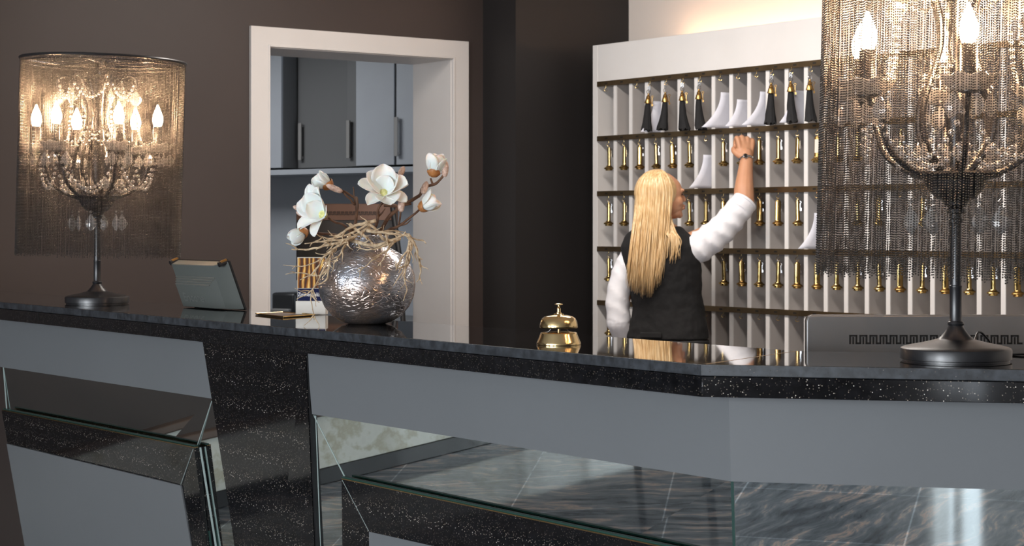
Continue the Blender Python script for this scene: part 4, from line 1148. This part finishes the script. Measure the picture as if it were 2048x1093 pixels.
def torso(mb, grow=0.0, z0=.80, z1=1.42, front_=0):
    """lofted trunk from hips to shoulders"""
    secs = [(.78, .168, .115, 1336), (.86, .170, .112, 1336), (.93, .158, .102, 1337), (1.00, .145, .093, 1336), (1.06, .146, .093, 1332), (1.13, .155, .100, 1328), (1.20, .162, .104, 1323), (1.27, .160, .098, 1319), (1.32, .135, .082, 1317), (1.36, .085, .062, 1316), (1.39, .052, .052, 1316)]
    v = []; n = 28; rings = 0
    for z, a, b_, px in secs:
        if z < z0 - .001 or z > z1: continue
        c = W(px, 453 + (1.36 - z) * FPX / TW); rings += 1
        for k in range(n):
            th = 2 * PI * k / n; x = math.copysign(abs(math.cos(th)) ** .85, math.cos(th)) * (a + grow); y = math.copysign(abs(math.sin(th)) ** .85, math.sin(th)) * (b_ + grow)
            v.append(c + TMx @ Vector((x, y, 0)))
    fc = []
    for i in range(rings - 1):
        for k in range(n):
            k2 = (k + 1) % n; fc.append((i * n + k, i * n + k2, (i + 1) * n + k2, (i + 1) * n + k))
    fc.append(tuple(reversed(range(n)))); fc.append(tuple((rings - 1) * n + k for k in range(n)))
    mb.add(v, fc)


torso(body)
# legs and feet down to the floor
hipc = W(1338, 690)
for sg in (-1, 1):
    h = Vector((hipc.x, hipc.y, .84)) + tr * (.085 * sg); kn = Vector((hipc.x, hipc.y, .47)) + tr * (.085 * sg) + tf * .02; an = Vector((hipc.x, hipc.y, .10)) + tr * (.085 * sg) - tf * .02
    limb(body, [h, kn, an], [.088, .070, .055, .058, .045, .036])
    limb(body, [an + Vector((0, 0, -.045)), an + tf * .07 + Vector((0, 0, -.065)), an + tf * .15 + Vector((0, 0, -.075))], [.034, .032, .024])
# head
HF = R(143.3 - 90 + 17); hf = Vector((math.cos(HF), math.sin(HF), 0)); hr = Vector((math.sin(HF), -math.cos(HF), 0)); hu = Vector((0, 0, 1))
tilt = R(6)   # chin slightly up
hf, hu = hf * math.cos(tilt) + hu * math.sin(tilt), hu * math.cos(tilt) - hf * math.sin(tilt)
HM = Matrix((hr, hf, hu)).transposed()
HC = W(1326, 393, -.01)


def H(x, y, z): return HC + HM @ Vector((x, y, z))


def head(mb):
    mb.ball(H(0, -.012, .022), (.074, .094, .088), HM, 24, 18)
    mb.ball(H(0, .018, .018), (.064, .072, .074), HM, 20, 14)      # forehead
    mb.ball(H(0, .028, -.035), (.056, .060, .058), HM, 20, 14)     # cheeks
    mb.ball(H(0, .042, -.075), (.036, .038, .030), HM, 16, 12)     # jaw
    mb.ball(H(0, .070, -.090), (.018, .014, .016), HM, 12, 10)     # chin
    for sg in (-1, 1):
        mb.ball(H(.036 * sg, .052, -.028), (.024, .026, .024), HM, 12, 10)   # cheekbone
        mb.ball(H(.030 * sg, .080, .018), (.020, .012, .008), HM, 12, 8)    # brow ridge
        mb.ball(H(.073 * sg, -.006, -.010), (.008, .018, .028), HM, 12, 8)  # ear
    mb.tube([H(0, .082, .012), H(0, .091, -.006), H(0, .102, -.024)], [.0065, .0070, .0080], 10)   # nose
    mb.ball(H(0, .097, -.028), (.0125, .010, .0075), HM, 12, 8)
    mb.ball(H(0, .088, -.051), (.021, .010, .0062), HM, 12, 8)     # lips
    mb.ball(H(0, .086, -.063), (.019, .010, .0066), HM, 12, 8)
    limb(mb, [H(0, -.02, -.06), W(1322, 455, -.01), W(1318, 478)], [.050, .047, .055])


head(body)
# raised right arm
SH = W(1378, 492, -.02); EL = W(1488, 408, .02); WR = W(1493, 320, .10); HN = W(1490, 286, .14)
limb(body, [SH, W(1440, 460, 0), EL], [.056, .052, .046])
limb(body, [EL, W(1488, 380, .04), W(1490, 350, .07), WR], [.046, .0445, .036, .0285])
# palm: back of the hand towards us
hx = (CAMR * .96 + VD * .28).normalized(); hz = (HN - WR).normalized(); hy = hz.cross(hx).normalized(); hx = hy.cross(hz)
HMx = Matrix((hx, hy, hz)).transposed()


def P(x, y, z): return WR + HMx @ Vector((x, y, z))


if hy.dot(VD) < 0: hy = -hy
HMx = Matrix((hx, hy, hz)).transposed()       # x right, y away from viewer, z towards knuckles
body.ball(P(0, .004, .050), (.041, .020, .050), HMx, 18, 14)
body.ball(P(.002, .004, .082), (.045, .019, .034), HMx, 18, 12)
limb(body, [P(0, 0, -.01), P(0, .003, .03)], [.028, .030])
for k, (x, L) in enumerate(((-.036, .9), (-.012, 1.0), (.013, .96), (.036, .80))):
    z0 = .112 - abs(x + .005) * .30
    limb(body, [P(x * .8, -.002, z0 - .045), P(x, -.004, z0), P(x * .95, .022 * L, z0 + .012), P(x * .9, .046 * L, z0 - .010), P(x * .85, .036 * L, z0 - .036)], [.011, .0122, .0104, .0094, .008], 10, 3)
limb(body, [P(-.028, .006, .022), P(-.047, .018, .046), P(-.043, .036, .072), P(-.028, .046, .086)], [.016, .0132, .0112, .009], 10, 3)
# left arm hangs, forearm bent forward behind the counter
LS = W(1249, 545, .04); LE = W(1236, 640, .03); LWR = W(1282, 690, .17)
limb(body, [W(1262, 515, .02), LS, LE], [.050, .050, .046, .044])
limb(body, [LE, (LE + LWR) / 2 + Vector((0, 0, -.01)), LWR], [.044, .040, .028])
fh = (LWR - LE).normalized(); sidev = fh.cross(Vector((0, 0, 1))).normalized()
for k in range(4):
    o_ = sidev * (-.027 + .018 * k); b0_ = LWR + fh * .07 + o_
    limb(body, [LWR + fh * .02 + o_ * .6, b0_, b0_ + fh * .030 + Vector((0, 0, -.010)), b0_ + fh * .04 + Vector((0, 0, -.034))], [.012, .0105, .009, .0075], 10, 3)
limb(body, [LWR + fh * .01 - sidev * .02, LWR + fh * .045 - sidev * .045 + Vector((0, 0, -.01)), LWR + fh * .07 - sidev * .045 + Vector((0, 0, -.02))], [.013, .011, .009], 10, 3)
body.ball(LWR + fh * .045, (.036, .036, .02), None, 14, 10)
bo = body.build('body', M['skin'], pr, world=True, angle=180)
rm = bo.modifiers.new('remesh', 'REMESH'); rm.mode = 'VOXEL'; rm.voxel_size = .0042; rm.use_smooth_shade = True
sm = bo.modifiers.new('smooth', 'SMOOTH'); sm.factor = .5; sm.iterations = 4
# eyes, brows, lips
MB().ball(H(.033, .0795, .000), (.012, .0055, .0042), HM, 12, 8).ball(H(-.033, .0795, .000), (.012, .0055, .0042), HM, 12, 8).build('eye', M['eye_dark'], pr, world=True)
MB().tube(spline([H(.012, .0885, .018), H(.030, .0875, .023), H(.048, .074, .018)], 4), [.0015] + [.0026] * 7 + [.001], 6).tube(spline([H(-.012, .0885, .018), H(-.030, .0875, .023), H(-.048, .074, .018)], 4), [.0015] + [.0026] * 7 + [.001], 6).build('eyebrow', M['brow'], pr, world=True)
MB().ball(H(0, .0905, -.052), (.019, .009, .0052), HM, 12, 8).ball(H(0, .0885, -.0625), (.017, .009, .0056), HM, 12, 8).build('lips', M['lip'], pr, world=True)


def cloth(name, mb, m, vox=.006, disp=.0, dscale=.06, it=4):
    o = mb.build(name, m, pr, world=True, angle=180)
    r_ = o.modifiers.new('remesh', 'REMESH'); r_.mode = 'VOXEL'; r_.voxel_size = vox; r_.use_smooth_shade = True
    s_ = o.modifiers.new('smooth', 'SMOOTH'); s_.factor = .5; s_.iterations = it
    if disp:
        tx = bpy.data.textures.new(name + '_folds', 'CLOUDS'); tx.noise_scale = dscale; tx.noise_depth = 2
        d = o.modifiers.new('folds', 'DISPLACE'); d.texture = tx; d.strength = disp; d.mid_level = .45; d.texture_coords = 'LOCAL'
    return o


def limb_fold(mb, pts, rad, n=40, sub=10, amp=.07, turns=3.0, seed=0.0):
    q = spline(pts, sub); m_ = len(q); rr = lerpr(rad, m_); v = []
    tg = [(q[min(i + 1, m_ - 1)] - q[max(i - 1, 0)]).normalized() for i in range(m_)]
    u = tg[0].orthogonal().normalized()
    for i in range(m_):
        u = (u - tg[i] * u.dot(tg[i])).normalized(); w_ = tg[i].cross(u); t_ = i / (m_ - 1)
        for k in range(n):
            a = 2 * PI * k / n
            f1 = math.sin(t_ * turns * 2 * PI + 1.6 * math.sin(a + seed) + seed); f2 = math.sin(t_ * turns * 3.7 * PI - 2.2 * math.cos(a - seed) + 2 * seed)
            v.append(q[i] + (u * math.cos(a) + w_ * math.sin(a)) * rr[i] * (1 + amp * (1 - 2 * abs(f1)) + amp * .25 * f2))
    fc = [(i * n + k, i * n + (k + 1) % n, (i + 1) * n + (k + 1) % n, (i + 1) * n + k) for i in range(m_ - 1) for k in range(n)]
    fc += [tuple(reversed(range(n))), tuple((m_ - 1) * n + k for k in range(n))]
    mb.add(v, fc); mb.ball(q[0], rr[0] * .97, None, 14, 10)


vest = MB(); torso(vest, .013, .84, 1.365); cloth('vest', vest, M['vest'], .006, .010, .05)
# vest side strap and belt tab at the back
MB().box((-.05, -.122, -.012), (.045, -.112, .012), Matrix.Translation(W(1312, 668)) @ TMx.to_4x4()).build('back_strap', M['vest'], pr, world=True, bevel=.003)
shirt = MB(); torso(shirt, .004, 1.20, 1.33)
limb_fold(shirt, [W(1352, 492, -.01), W(1386, 500, -.03), W(1440, 462, -.01), W(1484, 412, .018)], [.052, .073, .066, .059], amp=.07, turns=3.8, seed=.7)
cf = (EL - SH).normalized()
shirt.tube([W(1478, 420, .01), W(1489, 404, .02)], [.060, .0565], 24)
limb_fold(shirt, [W(1262, 512, .02), W(1248, 545, .03), W(1236, 598, .03), W(1238, 645, .03)], [.050, .052, .054, .052], amp=.035, turns=2.6, seed=2.0)
limb(shirt, [W(1236, 645, .03), W(1250, 672, .08), W(1266, 684, .12)], [.052, .050, .043], 20, 4)
cloth('shirt', shirt, M['shirt'], .0045, .006, .11, 1)
MB().tube([W(1487.5, 407, .018), W(1491, 402, .022)], [.059, .058], 28).build('sleeve_cuff', M['shirt'], pr, world=True, bevel=.004)
leg = MB(); torso(leg, .014, .78, .90)
for sg in (-1, 1):
    h = Vector((hipc.x, hipc.y, .80)) + tr * (.085 * sg); kn = Vector((hipc.x, hipc.y, .47)) + tr * (.085 * sg) + tf * .02; an = Vector((hipc.x, hipc.y, .08)) + tr * (.085 * sg) - tf * .02
    limb(leg, [h, kn, an], [.100, .084, .072, .070, .062, .060])
cloth('trousers', leg, M['trousers'], .009, .01, .08)
sh = MB()
for sg in (-1, 1):
    an = Vector((hipc.x, hipc.y, .0)) + tr * (.085 * sg) - tf * .02
    limb(sh, [an + Vector((0, 0, .045)) - tf * .02, an + tf * .08 + Vector((0, 0, .035)), an + tf * .17 + Vector((0, 0, .028))], [.042, .038, .026])
    sh.box((-.03, -.05, 0), (.03, .20, .012), Matrix.Translation(an) @ TMx.to_4x4())
cloth('shoes', sh, M['shoe'], .006)
# collar
MB().tube(spline([W(1318 + 26 * math.cos(a), 478 + 5 * math.sin(a) - 2, -.055 * math.sin(a)) for a in np.linspace(-PI, PI, 14)], 2), .010, 8).build('collar', M['shirt'], pr, world=True)
# watch and ring
wc = WR + HMx @ Vector((0, 0, .002))
MB().torus(wc, .0315, .0048, HMx, 36, 8).build('bracelet', M['silver'], pr, world=True)
MB().lathe([(0, -.004), (.012, -.004), (.0125, 0), (.010, .003), (0, .003)], 20, P(-.016, -.031, .002), HMx @ Matrix.Rotation(PI / 2, 3, 'X')).build('watch_face', M['silver'], pr, world=True)
MB().torus(P(-.012, .004, .100), .0115, .0020, HMx @ Matrix.Rotation(R(80), 3, 'X'), 20, 6).ball(P(-.014, -.010, .098), .0055, None, 8, 6).ball(P(-.022, -.008, .096), .004, None, 8, 6).ball(P(-.006, -.008, .097), .004, None, 8, 6).build('finger_ring', M['silver'], pr, world=True)

# hair: a cap over the skull and many tapering locks that fall down the back
hair = MB()
rs = random.Random(11)
hair.ball(H(0, -.020, .022), (.082, .092, .090), HM, 24, 18)
hair.ball(H(0, -.060, -.030), (.075, .062, .095), HM, 20, 16)
tipline = [(1236, 560), (1250, 585), (1270, 594), (1286, 600), (1300, 596), (1312, 590), (1325, 596)]
for k in range(420):
    # azimuth about the head: 0 straight back, +/-: towards the temples
    az = rs.uniform(-118, 118)
    if math.sin(R(az)) * hr.dot(TOW) > 0: az = math.copysign(min(abs(az), rs.uniform(60, 103)), az)
    a = R(az)
    lx, ly = math.sin(a), -math.cos(a)
    s_ = rs.uniform(.97, 1.05)
    def cap(be, k_=1.0):
        sb_ = math.sin(R(be)); return H(.087 * s_ * k_ * sb_ * lx, -.012 + .106 * s_ * k_ * sb_ * ly, .016 + .100 * s_ * math.cos(R(be)))
    p0 = cap(4) + hf * rs.uniform(-.02, .012); p3 = cap(84)
    # tips: those on our side (hr points away or towards us) spread over the back
    side = lx * hr.dot(TOW)
    f_ = rs.random()
    tx = 1240 + 92 * f_ ** .9 if abs(az) < 95 else rs.uniform(1290, 1345)
    ty = float(np.interp(tx, [1236, 1262, 1285, 1302, 1325, 1345], [545, 578, 592, 590, 560, 500])) + rs.uniform(-30, 10)
    # keep order: hair that starts further left in the picture falls further left
    q2 = p3 - EYE; px3 = 1024 + FPX * q2.dot(RD) / q2.dot(VD)
    tx = float(np.interp(px3, [1250, 1345], [1238, 1330])) + rs.uniform(-9, 9)
    ty = float(np.interp(tx, [1236, 1250, 1285, 1302, 1325, 1345], [540, 568, 590, 588, 560, 500])) + rs.uniform(-34, 8)
    nearer = (-.135 if q2.dot(VD) < TW else -.125) + rs.uniform(-.014, .014)
    mid = W(px3 + (tx - px3) * .55, 500 + rs.uniform(-8, 8), nearer * .95)
    tip = W(tx, ty, nearer + .01)
    dn = p3 + Vector((0, 0, -.045)) + (W(px3, 500, nearer * .95) - W(px3, 500, q2.dot(VD) - TW)) * .18
    q = spline([p0, cap(16), cap(34), cap(52), cap(69), p3, dn, mid, tip], 4)
    m_ = len(q); r0 = rs.uniform(.0045, .0075)
    rr = [r0 * (.3 + .7 * min(1, i / 7)) * (1 - .92 * max(0, (i / (m_ - 1) - .62) / .38) ** 1.1) for i in range(m_)]
    hair.tube(q, rr, 6)
# locks swept over the right shoulder
for k in range(46):
    x0 = rs.uniform(1322, 1338); p2 = W(x0, 420 + rs.uniform(-6, 10), -.075); e = rs.uniform(0, 1)
    tip = W(1338 + 24 * e, 488 + 34 * rs.random() + 14 * (1 - e), -.135)
    hair.tube(spline([W(x0 + 4, 395, -.085), p2, W(x0 + 5 + 10 * e, 462, -.12), W(x0 + 14 + 14 * e, 478 + 6 * e, -.14), tip], 5), [.0045] * 8 + list(np.linspace(.0045, .0006, 13)), 6)
hair.build('hair', M['hair'], pr, world=True, angle=180)

# ------------------------------------------------------------------ lobby furniture met only in the mirrors
def lobby_table(loc, yaw, label):
    t = empty('side_table', loc, label, 'table'); t.rotation_euler.z = yaw
    MB().box((-.45, -.3, .70), (.45, .3, .73)).build('table_top', M['dark_frame'], t, bevel=.004)
    for sx in (-1, 1):
        for sy in (-1, 1):
            MB().box((sx * .42 - .015, sy * .27 - .015, 0), (sx * .42 + .015, sy * .27 + .015, .70)).build('leg', M['dark_frame'], t, bevel=.002)
    return t


lobby_table((-6.0, -1.0, 0), R(20), 'dark metal table in the lobby seen in the mirror')
